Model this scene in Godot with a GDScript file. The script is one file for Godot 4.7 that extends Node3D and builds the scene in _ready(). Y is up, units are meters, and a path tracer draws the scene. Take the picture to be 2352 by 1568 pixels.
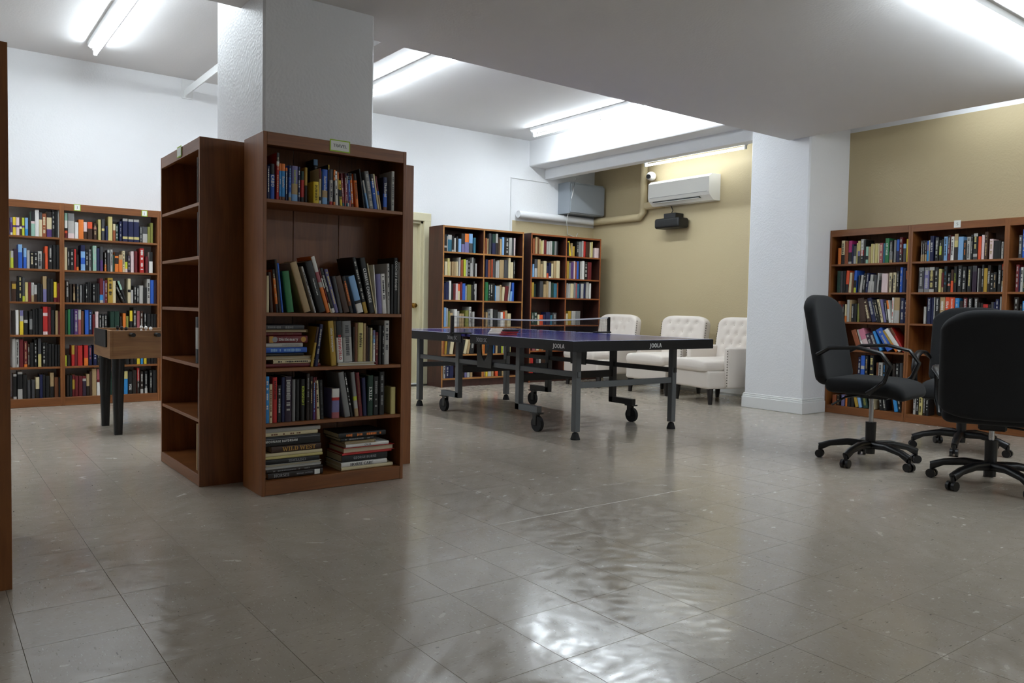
extends Node3D
# A reading room with bookcases and a ping pong table. Units are metres, y is up, x runs along the north wall, -z is north.

const TILE := 0.3048
const CEIL := 3.25
const SOFFIT := 2.66
const WALL_N := -6.6
const EAST := 6.13
var taken := {}
var M := {}
var PAL := {}
var rng := RandomNumberGenerator.new()

# ---------------------------------------------------------------- mesh builder
class MB:
	var v := PackedVector3Array()
	var n := PackedVector3Array()
	var c := PackedColorArray()
	var col := Color.WHITE
	var X := Transform3D.IDENTITY
	func tri(a: Vector3, b: Vector3, d: Vector3, na: Vector3, nb: Vector3, nd: Vector3) -> void:
		var g := (b - a).cross(d - a)
		if g.length_squared() < 1e-18:
			return
		a = X * a; b = X * b; d = X * d
		na = (X.basis * na).normalized(); nb = (X.basis * nb).normalized(); nd = (X.basis * nd).normalized()
		g = (b - a).cross(d - a)
		if g.dot(na + nb + nd) > 0.0:
			v.append(a); v.append(d); v.append(b)
			n.append(na); n.append(nd); n.append(nb)
		else:
			v.append(a); v.append(b); v.append(d)
			n.append(na); n.append(nb); n.append(nd)
		c.append(col); c.append(col); c.append(col)
	func quad(a: Vector3, b: Vector3, d: Vector3, e: Vector3, nn: Vector3) -> void:
		tri(a, b, d, nn, nn, nn)
		tri(a, d, e, nn, nn, nn)
	func quad4(a: Vector3, b: Vector3, d: Vector3, e: Vector3, na: Vector3, nb: Vector3, nd: Vector3, ne: Vector3) -> void:
		tri(a, b, d, na, nb, nd)
		tri(a, d, e, na, nd, ne)
	# a box whose edges are cut back by k
	func box(at: Vector3, size: Vector3, k := 0.0) -> void:
		var h := size * 0.5
		k = minf(k, minf(h.x, minf(h.y, h.z)) * 0.9)
		for ax in 3:
			var u := (ax + 1) % 3
			var w := (ax + 2) % 3
			for s in [-1.0, 1.0]:
				var nn := Vector3.ZERO
				nn[ax] = s
				var q := []
				for p in [[-1, -1], [1, -1], [1, 1], [-1, 1]]:
					var r := Vector3.ZERO
					r[ax] = s * h[ax]
					r[u] = p[0] * (h[u] - k)
					r[w] = p[1] * (h[w] - k)
					q.append(at + r)
				quad(q[0], q[1], q[2], q[3], nn)
		if k <= 0.0:
			return
		for ax in 3:
			var u := (ax + 1) % 3
			var w := (ax + 2) % 3
			for su in [-1.0, 1.0]:
				for sw in [-1.0, 1.0]:
					var nn := Vector3.ZERO
					nn[u] = su; nn[w] = sw
					nn = nn.normalized()
					var a := Vector3.ZERO
					a[ax] = h[ax] - k; a[u] = su * h[u]; a[w] = sw * (h[w] - k)
					var b := a
					b[ax] = -a[ax]
					var d := b
					d[u] = su * (h[u] - k); d[w] = sw * h[w]
					var e := d
					e[ax] = a[ax]
					quad(at + a, at + b, at + d, at + e, nn)
		for sx in [-1.0, 1.0]:
			for sy in [-1.0, 1.0]:
				for sz in [-1.0, 1.0]:
					var nn := Vector3(sx, sy, sz).normalized()
					tri(at + Vector3(sx * h.x, sy * (h.y - k), sz * (h.z - k)), at + Vector3(sx * (h.x - k), sy * h.y, sz * (h.z - k)), at + Vector3(sx * (h.x - k), sy * (h.y - k), sz * h.z), nn, nn, nn)
	func span(lo: Vector3, hi: Vector3, k := 0.0) -> void:
		box((lo + hi) * 0.5, (hi - lo).abs(), k)
	# turned about local y; profile of (radius, height) from bottom to top
	func lathe(profile: Array, seg := 16) -> void:
		for i in profile.size() - 1:
			var p: Vector2 = profile[i]
			var q: Vector2 = profile[i + 1]
			var d := q - p
			var nn := Vector2(d.y, -d.x).normalized()
			for s in seg:
				var a0 := TAU * s / seg
				var a1 := TAU * (s + 1) / seg
				var e0 := Vector3(cos(a0), 0, sin(a0))
				var e1 := Vector3(cos(a1), 0, sin(a1))
				var n0 := e0 * nn.x + Vector3(0, nn.y, 0)
				var n1 := e1 * nn.x + Vector3(0, nn.y, 0)
				quad4(e0 * p.x + Vector3(0, p.y, 0), e1 * p.x + Vector3(0, p.y, 0), e1 * q.x + Vector3(0, q.y, 0), e0 * q.x + Vector3(0, q.y, 0), n0, n1, n1, n0)
	func cyl(a: Vector3, b: Vector3, r: float, seg := 12, r2 := -1.0) -> void:
		if r2 < 0.0:
			r2 = r
		var keep := X
		var d := b - a
		X = X * MB.along(a, d)
		lathe([Vector2(0, 0), Vector2(r, 0), Vector2(r2, d.length()), Vector2(0, d.length())], seg)
		X = keep
	static func along(a: Vector3, d: Vector3) -> Transform3D:
		var y := d.normalized()
		var x := y.cross(Vector3(0, 0, 1))
		if x.length() < 0.01:
			x = Vector3(1, 0, 0)
		x = x.normalized()
		return Transform3D(Basis(x, y, x.cross(y)), a)
	# a section (w wide across, h high) carried along a path; up gives the section's height direction
	func sweep(path: Array, ws: Array, hs: Array, up: Vector3, seg := 8, square := 0.0) -> void:
		var rings := []
		for i in path.size():
			var t: Vector3 = path[mini(i + 1, path.size() - 1)] - path[maxi(i - 1, 0)]
			t = t.normalized()
			var side := t.cross(up).normalized()
			var u := side.cross(t).normalized()
			var w: float = ws[mini(i, ws.size() - 1)]
			var h: float = hs[mini(i, hs.size() - 1)]
			var ring := []
			for s in seg:
				var a := TAU * (s + 0.5) / seg
				var cc := cos(a)
				var ss := sin(a)
				if square > 0.0:
					cc = signf(cc) * pow(absf(cc), square)
					ss = signf(ss) * pow(absf(ss), square)
				ring.append([path[i] + side * cc * w * 0.5 + u * ss * h * 0.5, (side * cc / maxf(w, 1e-5) + u * ss / maxf(h, 1e-5)).normalized()])
			rings.append(ring)
		for i in rings.size() - 1:
			for s in seg:
				var s2 := (s + 1) % seg
				quad4(rings[i][s][0], rings[i][s2][0], rings[i + 1][s2][0], rings[i + 1][s][0], rings[i][s][1], rings[i][s2][1], rings[i + 1][s2][1], rings[i + 1][s][1])
		for e in [0, rings.size() - 1]:
			var o: Vector3 = path[e]
			var nn: Vector3 = (path[0] - path[1] if e == 0 else path[e] - path[e - 1]).normalized()
			for s in seg:
				tri(o, rings[e][s][0], rings[e][(s + 1) % seg][0], nn, nn, nn)
	func tube(path: Array, r: float, seg := 8) -> void:
		sweep(path, [2.0 * r], [2.0 * r], Vector3(0.13, 0.97, 0.21), seg)
	# polygon in local x,y carried from z = 0 to z = depth
	func prism(poly: PackedVector2Array, depth: float) -> void:
		var t := Geometry2D.triangulate_polygon(poly)
		for i in range(0, t.size(), 3):
			var a := poly[t[i]]
			var b := poly[t[i + 1]]
			var d := poly[t[i + 2]]
			for z in [0.0, depth]:
				var nn := Vector3(0, 0, -1.0 if z == 0.0 else 1.0) * signf(depth)
				tri(Vector3(a.x, a.y, z), Vector3(b.x, b.y, z), Vector3(d.x, d.y, z), nn, nn, nn)
		var area := 0.0
		for i in poly.size():
			area += poly[i].cross(poly[(i + 1) % poly.size()])
		for i in poly.size():
			var a := poly[i]
			var b := poly[(i + 1) % poly.size()]
			var e := (b - a).normalized()
			var nn := Vector3(e.y, -e.x, 0) * signf(area)
			quad(Vector3(a.x, a.y, 0), Vector3(b.x, b.y, 0), Vector3(b.x, b.y, depth), Vector3(a.x, a.y, depth), nn)
	# a rounded box with g steps across each face, bent by f, smooth
	func soft(at: Vector3, size: Vector3, r: float, g := 8, how := "") -> void:
		var from := v.size()
		var h := size * 0.5
		r = minf(r, minf(h.x, minf(h.y, h.z)))
		var steps := []
		for i in g + 1:
			steps.append(-1.0 + 2.0 * i / g)
		for ax in 3:
			var u := (ax + 1) % 3
			var w := (ax + 2) % 3
			var lists := []
			for a in [u, w]:
				var inner: float = (h[a] - r) / h[a]
				var l := [-1.0, -1.0 + (1.0 - inner) * 0.2, -1.0 + (1.0 - inner) * 0.55]
				for s in steps:
					l.append(s * inner)
				l.append_array([1.0 - (1.0 - inner) * 0.55, 1.0 - (1.0 - inner) * 0.2, 1.0])
				lists.append(l)
			for s in [-1.0, 1.0]:
				var grid := []
				for a in lists[0]:
					var row := []
					for b in lists[1]:
						var p := Vector3.ZERO
						p[ax] = s * h[ax]; p[u] = a * h[u]; p[w] = b * h[w]
						var inner := p.clamp(-h + Vector3.ONE * r, h - Vector3.ONE * r)
						var d := (p - inner).normalized()
						var q := inner + d * r
						q = bend(q, d, how)
						row.append([at + q, d])
					grid.append(row)
				for i in grid.size() - 1:
					for j in grid[0].size() - 1:
						quad4(grid[i][j][0], grid[i + 1][j][0], grid[i + 1][j + 1][0], grid[i][j + 1][0], grid[i][j][1], grid[i + 1][j][1], grid[i + 1][j + 1][1], grid[i][j + 1][1])
		smooth(from)
	var tufts := []
	func bend(p: Vector3, d: Vector3, how: String) -> Vector3:
		if how == "cushion":
			return p + Vector3(0, 0.02 * (1.0 - pow(p.x / 0.3, 2)) if d.y > 0.0 else 0.0, 0)
		if how == "seat":
			return p + Vector3(0, -0.04 * pow(maxf(0.0, p.z / 0.25), 3), 0)
		if how == "rest":
			return Vector3(p.x, p.y - 0.1 * pow(absf(p.x) / 0.27, 3.5) * maxf(0.0, p.y / 0.31) + 0.05 * pow(absf(p.x) / 0.27, 4) * maxf(0.0, -p.y / 0.31), p.z + 0.03 * pow(p.x / 0.27, 2))
		if how == "tufted":
			var y := p.y - 0.07 * pow(absf(p.x) / 0.35, 6) * maxf(0.0, p.y / 0.33)
			var z := p.z
			if d.z > 0.5:
				for q in tufts:
					z -= 0.024 * exp(-(Vector2(p.x, p.y + 0.6) - q).length_squared() / 0.0008)
			return Vector3(p.x, y, z)
		return p
	func smooth(from: int) -> void:
		var sum := {}
		for i in range(from, v.size(), 3):
			var g := -(v[i + 1] - v[i]).cross(v[i + 2] - v[i])
			for k in 3:
				var key := Vector3i((v[i + k] * 20000.0).round())
				sum[key] = sum.get(key, Vector3.ZERO) + g
		for i in range(from, v.size()):
			var s: Vector3 = sum[Vector3i((v[i] * 20000.0).round())]
			if s.length() > 0.0:
				n[i] = s.normalized()
	func mesh() -> ArrayMesh:
		var arr := []
		arr.resize(Mesh.ARRAY_MAX)
		arr[Mesh.ARRAY_VERTEX] = v
		arr[Mesh.ARRAY_NORMAL] = n
		arr[Mesh.ARRAY_COLOR] = c
		var m := ArrayMesh.new()
		m.add_surface_from_arrays(Mesh.PRIMITIVE_TRIANGLES, arr)
		return m

# ---------------------------------------------------------------- naming and tagging
func numbered(called: String) -> String:
	var k: int = taken.get(called, -1) + 1
	taken[called] = k
	return called if k == 0 else "%s_%03d" % [called, k]

func put(called: String, b, mat: Material, parent: Node3D = null) -> MeshInstance3D:
	var o := MeshInstance3D.new()
	o.mesh = b.mesh() if b is MB else b
	o.material_override = mat
	if parent == null:
		o.name = numbered(called)
		add_child(o, true)
	else:
		o.name = called
		parent.add_child(o, true)
	return o

func tag(o: Node3D, label: String, category: String, group := "", kind := "") -> Node3D:
	if label: o.set_meta("label", label)
	if category: o.set_meta("category", category)
	if group: o.set_meta("group", group)
	if kind: o.set_meta("kind", kind)
	return o

func thing(called: String, label: String, category: String, at := Vector3.ZERO, turn := 0.0, group := "") -> Node3D:
	var o := Node3D.new()
	o.name = numbered(called)
	add_child(o, true)
	o.position = at
	o.rotation.y = turn
	tag(o, label, category, group)
	return o

func struct(called: String, b, mat: Material, label: String, category := "wall") -> MeshInstance3D:
	var o := put(called, b, mat)
	tag(o, label, category, "", "structure")
	return o

func another(o: Node3D, at: Vector3, turn: float, label: String) -> Node3D:
	var base: String = String(o.name).rstrip("0123456789").rstrip("_")
	var r: Node3D = o.duplicate()
	r.name = numbered(base)
	add_child(r, true)
	r.position = at
	r.rotation.y = turn
	r.set_meta("label", label)
	return r

func slab(lo: Vector3, hi: Vector3, k := 0.0) -> MB:
	var b := MB.new()
	b.span(lo, hi, k)
	return b

func letters(text: String, high: float, longest: float, serif := false, bold := true) -> Array:
	var t := TextMesh.new()
	var f := SystemFont.new()
	f.font_names = PackedStringArray(["Droid Serif" if serif else "Droid Sans"])
	f.font_weight = 700 if bold else 400
	t.font = f
	t.text = text
	t.font_size = 48
	t.depth = 0.0
	t.pixel_size = 0.001
	t.curve_step = 1.5
	var s := t.get_aabb().size
	var k := minf(high / maxf(s.y, 1e-5), longest / maxf(s.x, 1e-5))
	t.pixel_size = 0.001 * k
	t.depth = 0.0006
	return [t, s * k]

# lettering that lies on a face: its middle at `at`, reading along `right`, facing `out`
func write(called: String, text: String, high: float, longest: float, at: Vector3, right: Vector3, out: Vector3, mat: Material, parent: Node3D, serif := false, bold := true, stretch := Vector2.ONE) -> MeshInstance3D:
	var l := letters(text, high, longest, serif, bold)
	var o := put(called, l[0], mat, parent)
	var up := out.cross(right).normalized()
	o.transform = Transform3D(Basis(right.normalized() * stretch.x, up * stretch.y, out.normalized()), at)
	return o

# ---------------------------------------------------------------- materials
func flat(col: Color, rough := 0.6, metal := 0.0, spec := 0.5) -> StandardMaterial3D:
	var m := StandardMaterial3D.new()
	m.albedo_color = col
	m.roughness = rough
	m.metallic = metal
	m.metallic_specular = spec
	return m

func noise_image(side: int, freq: Vector2, seed_: int, octaves := 3) -> Image:
	var f := FastNoiseLite.new()
	f.seed = seed_
	f.noise_type = FastNoiseLite.TYPE_SIMPLEX_SMOOTH
	f.fractal_octaves = octaves
	f.frequency = 1.0
	var im := Image.create(side, side, false, Image.FORMAT_RGB8)
	for y in side:
		for x in side:
			# a torus in the noise, so that the picture repeats without a seam
			var a := TAU * x / side
			var b := TAU * y / side
			var k := 0.5 + 0.5 * f.get_noise_3d(cos(a) * freq.x + sin(b) * freq.y * 0.71, sin(a) * freq.x + 13.0 + cos(b) * freq.y * 0.31, cos(b) * freq.y)
			im.set_pixel(x, y, Color(k, k, k))
	return im

func wood(light: Color, dark: Color, seed_: int, upright: bool, rough: float) -> StandardMaterial3D:
	var f := FastNoiseLite.new()
	f.seed = seed_
	f.frequency = 1.0
	var side := 256
	var im := Image.create(side, side, false, Image.FORMAT_RGB8)
	for y in side:
		for x in side:
			var across := float(x if upright else y) / side
			var down := float(y if upright else x) / side
			var a := TAU * across
			var b := TAU * down
			var coarse := f.get_noise_3d(cos(a) * 1.6 + cos(b) * 0.25, sin(a) * 1.6 + sin(b) * 0.25, 3.0)
			var fine := f.get_noise_3d(cos(a) * 14.0 + cos(b) * 0.5, sin(a) * 14.0 + sin(b) * 0.5, 40.0)
			var k := clampf(0.5 + 0.55 * coarse + 0.35 * fine, 0.0, 1.0)
			im.set_pixel(x, y, dark.lerp(light, k))
	var m := flat(Color.WHITE, rough)
	m.albedo_texture = ImageTexture.create_from_image(im)
	m.uv1_triplanar = true
	m.uv1_world_triplanar = true
	m.uv1_scale = Vector3(1.3, 1.3, 1.3)
	return m

func painted(col: Color, rough: float, relief: Texture2D, strength: float) -> StandardMaterial3D:
	var m := flat(col, rough)
	m.normal_enabled = true
	m.normal_texture = relief
	m.normal_scale = strength
	m.uv1_triplanar = true
	m.uv1_world_triplanar = true
	m.uv1_scale = Vector3(0.9, 0.9, 0.9)
	return m

func floor_image(across: bool, seed_: int) -> ImageTexture:
	# vinyl composition tile: a warm grey body with small pale and dark chips drawn out along one direction
	var r := RandomNumberGenerator.new()
	r.seed = seed_
	var body := noise_image(128, Vector2(3, 3), seed_, 4)
	var base := Color8(176, 166, 152)
	for y in 128:
		for x in 128:
			var k := body.get_pixel(x, y).r - 0.5
			body.set_pixel(x, y, Color(base.r + k * 0.045, base.g + k * 0.045, base.b + k * 0.05))
	body.resize(2048, 2048, Image.INTERPOLATE_CUBIC)
	for i in 30000:
		var pale := r.randf() < 0.72
		var faint := r.randf() < 0.8
		var l := r.randi_range(3, 9)
		var w := r.randi_range(1, 2)
		if r.randf() < 0.04:
			l = r.randi_range(9, 20)
			w = r.randi_range(2, 4)
		var k := r.randf_range(0.05, 0.12) if faint else r.randf_range(0.14, 0.3)
		var col := (base.lightened(k * 1.5) if pale else base.darkened(k * 1.5))
		var x := r.randi_range(0, 2047)
		var y := r.randi_range(0, 2047)
		var slip := r.randi_range(-1, 1)
		for q in w:
			var lo := 1 if (q == 0 or q == w - 1) and w > 1 else 0
			var from := Vector2i(x + lo + q * slip, y + q) if across else Vector2i(x + q, y + lo + q * slip)
			var size := Vector2i(l - 2 * lo, 1) if across else Vector2i(1, l - 2 * lo)
			body.fill_rect(Rect2i(from, size), col)
	return ImageTexture.create_from_image(body)

func make_materials() -> void:
	var plaster := noise_image(256, Vector2(9, 9), 5, 5)
	plaster.bump_map_to_normal_map(3.0)
	var plaster_map := ImageTexture.create_from_image(plaster)
	M.white = painted(Color8(233, 234, 235), 0.55, plaster_map, 0.12)
	M.ceiling = painted(Color8(226, 225, 224), 0.8, plaster_map, 0.06)
	M.beige = painted(Color8(190, 174, 138), 0.6, plaster_map, 0.1)
	M.pillar = painted(Color8(230, 231, 233), 0.4, plaster_map, 0.15)
	M.trim = flat(Color8(228, 229, 228), 0.45)
	M.cream = painted(Color8(214, 206, 172), 0.45, plaster_map, 0.12)
	M.under = flat(Color8(52, 46, 40), 0.9)
	var ripple := noise_image(256, Vector2(5, 5), 77, 3)
	ripple.bump_map_to_normal_map(2.0)
	var ripple_map := ImageTexture.create_from_image(ripple)
	var scuff := noise_image(256, Vector2(4, 7), 31, 5)
	var scuff_map := ImageTexture.create_from_image(scuff)
	for k in 2:
		var im := floor_image(k == 0, 100 + k)
		for t in 3:
			var m := flat(Color.WHITE.darkened([0.0, 0.008, 0.016][t]), 0.36)
			m.albedo_texture = im
			m.roughness_texture = scuff_map
			m.normal_enabled = true
			m.normal_texture = ripple_map
			m.normal_scale = 0.035
			m.uv1_triplanar = true
			m.uv1_world_triplanar = true
			m.uv1_scale = Vector3(0.42, 0.42, 0.42)
			M["tile%d%d" % [k, t]] = m
	M.cherry = wood(Color8(150, 93, 46), Color8(114, 66, 29), 3, true, 0.42)
	M.cherry_flat = wood(Color8(150, 93, 46), Color8(114, 66, 29), 4, false, 0.42)
	M.mahogany = wood(Color8(78, 42, 32), Color8(50, 24, 19), 8, true, 0.45)
	M.oak_edge = wood(Color8(186, 130, 68), Color8(150, 98, 48), 12, false, 0.45)
	M.amber_edge = wood(Color8(170, 100, 50), Color8(128, 66, 30), 13, false, 0.45)
	M.pine = wood(Color8(160, 120, 78), Color8(112, 76, 44), 21, false, 0.5)
	var bk := flat(Color.WHITE, 0.5)
	bk.vertex_color_use_as_albedo = true
	M.book = bk
	M.paper = flat(Color8(206, 196, 168), 0.85)
	M.black = flat(Color8(14, 14, 15), 0.5)
	M.black_gloss = flat(Color8(10, 10, 11), 0.3)
	M.plastic = flat(Color8(16, 16, 18), 0.38)
	M.rubber = flat(Color8(22, 22, 23), 0.8)
	M.fabric = flat(Color8(20, 21, 23), 0.95)
	M.fabric.rim_enabled = true
	M.fabric.rim = 0.25
	M.steel = flat(Color8(104, 107, 108), 0.5, 0.25)
	M.steel_dark = flat(Color8(58, 58, 56), 0.5, 0.25)
	M.chrome = flat(Color8(190, 190, 192), 0.22, 1.0)
	M.brass = flat(Color8(190, 150, 78), 0.28, 1.0)
	M.cabinet = flat(Color8(150, 157, 163), 0.45, 0.15)
	M.device = flat(Color8(236, 235, 230), 0.4)
	M.blue_top = flat(Color8(52, 54, 124), 0.16)
	M.white_line = flat(Color8(225, 226, 228), 0.5)
	M.linen = flat(Color8(222, 213, 203), 0.95)
	M.linen.rim_enabled = true
	M.linen.rim = 0.2
	M.nail = flat(Color8(120, 112, 100), 0.35, 0.8)
	M.dark_leg = flat(Color8(28, 23, 21), 0.4)
	M.print_white = flat(Color8(226, 226, 222), 0.7)
	M.print_black = flat(Color8(20, 20, 22), 0.7)
	M.print_gold = flat(Color8(196, 148, 66), 0.6)
	M.print_red = flat(Color8(190, 36, 38), 0.6)
	M.print_lime = flat(Color8(190, 206, 60), 0.6)
	M.print_grey = flat(Color8(150, 150, 152), 0.7)
	M.card = flat(Color8(236, 238, 232), 0.7)
	M.lime = flat(Color8(166, 200, 60), 0.7)
	M.cord_dark = flat(Color8(30, 30, 32), 0.6)
	var glow := flat(Color8(250, 252, 255), 0.5)
	glow.emission_enabled = true
	glow.emission = Color(0.93, 0.97, 1.0)
	glow.emission_energy_multiplier = TUBE_GLOW
	M.tube = glow
	M.tube_soft = glow.duplicate()
	M.tube_soft.emission_energy_multiplier = TUBE_GLOW * 0.3

func palette() -> void:
	var s := "k161618 K2a1f1b g464648 G828280 sb4b2ac we4e2dc cd8caa2 tb0966c ye6c832 Yb49132 oe17a2e rb92822 R69191f pd7839a P553773 v7873a0 B1a2048 b2d5fbe l84b0dc T2f6f86 n2d7846 N1b3a2e ec3cd3c u6e4126 U40281c mab2d6f a9cc4b0 xcdbf7c qa55a5f D301f34 i328ccd fe1cac8 j96502d z82823c Oe0552d"
	for t in s.split(" "):
		PAL[t[0]] = Color.html("#" + t.substr(1))

# ---------------------------------------------------------------- the room
func build_floor() -> void:
	var base := struct("floor", slab(Vector3(-5.2, -0.2, -6.9), Vector3(6.4, -0.003, 5.2)), M.under, "speckled warm grey vinyl tile floor with a waxed sheen", "floor")
	var plate := MB.new()
	plate.box(Vector3(0, -0.0016, 0), Vector3(TILE - 0.0010, 0.0032, TILE - 0.0010), 0.0006)
	var shape := plate.mesh()
	var eye := Vector2(CAM.x, CAM.z)
	var look := Vector2(-sin(CAM_TURN.y), -cos(CAM_TURN.y))
	var spots := []
	for i in range(-17, 21):
		for j in range(-22, 17):
			var mid := Vector2((i + 0.5) * TILE, (j + 0.5) * TILE)
			if mid.x > 6.1 or mid.y > 5.0 or mid.y < -6.55 or mid.x < -5.1:
				continue
			var d := mid - eye
			var ahead := d.dot(look)
			var aside := absf(d.cross(look))
			var seen := ahead > 1.1 and aside < ahead * 0.68 + 0.25 and ahead < 9.0
			# the floor behind the four-sided stack of bookcases is hidden
			spots.append([d.length() + (0.0 if seen else 100.0), i, j])
	spots.sort_custom(func(a, b): return a[0] < b[0])
	var rest := [[MB.new(), MB.new()], [MB.new(), MB.new()]]
	var r := RandomNumberGenerator.new()
	r.seed = 9
	for q in spots.size():
		var i: int = spots[q][1]
		var j: int = spots[q][2]
		var way := posmod(i + j, 2)
		var at := Vector3((i + 0.5) * TILE, 0, (j + 0.5) * TILE)
		if q < 290:
			var o := put("tile", shape, M["tile%d%d" % [way, r.randi_range(0, 2)]], base)
			o.position = at
			o.rotation = Vector3(r.randf_range(-1, 1) * 0.00035, 0, r.randf_range(-1, 1) * 0.00035)
		else:
			var b: MB = rest[way][r.randi_range(0, 1)]
			b.box(at + Vector3(0, -0.0016, 0), Vector3(TILE - 0.0010, 0.0032, TILE - 0.0010))
	for way in 2:
		for k in 2:
			tag(put("far_tile", rest[way][k], M["tile%d%d" % [way, k]], base), "", "", "", "stuff")

func build_shell() -> void:
	# north wall with the doorway left open in it; its lower part by the corner is painted beige
	struct("wall_north", slab(Vector3(-5.2, 0, WALL_N - 0.2), Vector3(2.42, 3.5, WALL_N)), M.white, "white north wall behind the long bookcases and the foosball table")
	struct("wall_north", slab(Vector3(2.42, 2.05, WALL_N - 0.2), Vector3(3.29, 3.5, WALL_N)), M.white, "white piece of north wall above the cream door")
	struct("wall_north", slab(Vector3(3.29, 0, WALL_N - 0.2), Vector3(EAST + 0.2, 3.5, WALL_N)), M.white, "white north wall above the two dark bookcases")
	struct("wall_north", slab(Vector3(4.645, 0, WALL_N - 0.001), Vector3(EAST + 0.01, 2.155, WALL_N + 0.002)), M.beige, "beige painted lower part of the north wall under the pipe cover")
	struct("wall_east", slab(Vector3(EAST, 0, -6.7), Vector3(EAST + 0.2, 3.5, -2.9)), M.beige, "beige wall of the alcove behind the tufted armchairs")
	struct("wall_east", slab(Vector3(5.75, 0, -2.45), Vector3(5.95, 2.79, 5.2)), M.beige, "beige wall above the bookcase tagged S")
	struct("wall_east", slab(Vector3(5.752, 2.79, -2.45), Vector3(5.95, 3.5, 5.2)), M.white, "narrow white band along the top of the beige wall above the S bookcase")
	struct("wall_south", slab(Vector3(-5.2, 0, 5.0), Vector3(6.0, 3.5, 5.2)), M.white, "plain wall at the south end of the room")
	struct("wall_west", slab(Vector3(-5.2, 0, -6.7), Vector3(-5.0, 3.5, 5.2)), M.white, "plain wall at the west side of the room")
	struct("ceiling", slab(Vector3(-5.2, CEIL, -6.8), Vector3(5.06, CEIL + 0.2, -2.6)), M.ceiling, "high white ceiling with the strip lamps over the tables", "ceiling")
	struct("ceiling", slab(Vector3(-5.2, SOFFIT, -2.66), Vector3(5.05, 3.5, 5.2)), M.ceiling, "low grey ceiling panel over the open floor", "ceiling")
	struct("ceiling", slab(Vector3(5.04, 3.05, -2.7), Vector3(5.9, 3.5, 5.2)), M.ceiling, "narrow raised strip of ceiling beside the beige wall", "ceiling")
	struct("ceiling", slab(Vector3(5.18, 2.975, -6.7), Vector3(EAST + 0.1, 3.5, -2.4)), M.ceiling, "ceiling of the beige alcove", "ceiling")
	struct("beam_1", slab(Vector3(4.92, 2.905, -6.65), Vector3(5.205, CEIL + 0.05, -2.6), 0.01), M.white, "white beam along the edge of the alcove", "beam")
	struct("beam_2", slab(Vector3(5.2, 2.765, -6.65), Vector3(5.33, 3.0, -2.7), 0.006), M.white, "shallow white boxed duct under the alcove beam", "beam")
	struct("beam_3", slab(Vector3(0.645, SOFFIT + 0.01, -3.11), Vector3(0.81, CEIL + 0.02, -2.64)), M.ceiling, "short stub of beam beside the square column", "beam")
	struct("pillar_1", slab(Vector3(-0.262, 0, -3.11), Vector3(0.392, CEIL + 0.02, -2.285), 0.012), M.pillar, "square white painted column between the four back-to-back bookcases", "column")
	struct("pillar_2", slab(Vector3(5.062, 0, -3.1), Vector3(EAST + 0.05, 3.2, -2.43), 0.014), M.pillar, "white painted column beside the S bookcase", "column")
	# skirting round the right column
	var bb := MB.new()
	for q in [[0.0, 0.115, 0.018], [0.115, 0.135, 0.012], [0.135, 0.15, 0.007]]:
		bb.span(Vector3(5.062 - q[2], q[0], -3.1 - q[2]), Vector3(5.44, q[1], -2.43 + q[2]), 0.004)
	struct("baseboard_pillar", bb, M.trim, "moulded white skirting round the foot of the column", "baseboard")
	var ledge := MB.new()
	ledge.span(Vector3(5.81, 0.02, -6.0), Vector3(EAST, 0.15, -3.1), 0.01)
	ledge.span(Vector3(5.83, 0.0, -6.0), Vector3(EAST, 0.03, -3.1))
	struct("baseboard_east", ledge, M.trim, "low white heater ledge along the foot of the beige alcove wall", "baseboard")
	# the cream door in its frame
	var fr := MB.new()
	for q in [[3.265, 3.365], [2.345, 2.445]]:
		fr.span(Vector3(q[0], 0, WALL_N - 0.01), Vector3(q[1], 2.13, WALL_N + 0.028), 0.006)
	fr.span(Vector3(2.345, 2.03, WALL_N - 0.01), Vector3(3.365, 2.13, WALL_N + 0.03), 0.006)
	for q in [[3.235, 3.29], [2.42, 2.475]]:
		fr.span(Vector3(q[0], 0, WALL_N - 0.12), Vector3(q[1], 2.06, WALL_N - 0.01), 0.004)
	fr.span(Vector3(2.42, 2.0, WALL_N - 0.12), Vector3(3.29, 2.06, WALL_N - 0.01), 0.004)
	var door := thing("door_1", "cream painted door with a brass knob in the north wall", "door", Vector3.ZERO)
	tag(door, "", "", "", "structure")
	put("frame", fr, M.cream, door)
	put("leaf", slab(Vector3(2.47, 0.012, WALL_N - 0.13), Vector3(3.24, 2.005, WALL_N - 0.085), 0.004), M.cream, door)
	var kn := MB.new()
	kn.X = Transform3D(Basis(Vector3.RIGHT, PI / 2), Vector3(3.185, 0.985, WALL_N - 0.086))
	kn.lathe([Vector2(0, 0), Vector2(0.032, 0), Vector2(0.03, 0.006), Vector2(0.012, 0.012), Vector2(0.011, 0.03), Vector2(0.024, 0.038), Vector2(0.029, 0.052), Vector2(0.024, 0.064), Vector2(0.0, 0.068)], 20)
	put("knob", kn, M.brass, door)
	put("threshold", slab(Vector3(2.42, 0, WALL_N - 0.14), Vector3(3.29, 0.012, WALL_N + 0.02), 0.004), M.trim, door)

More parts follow.
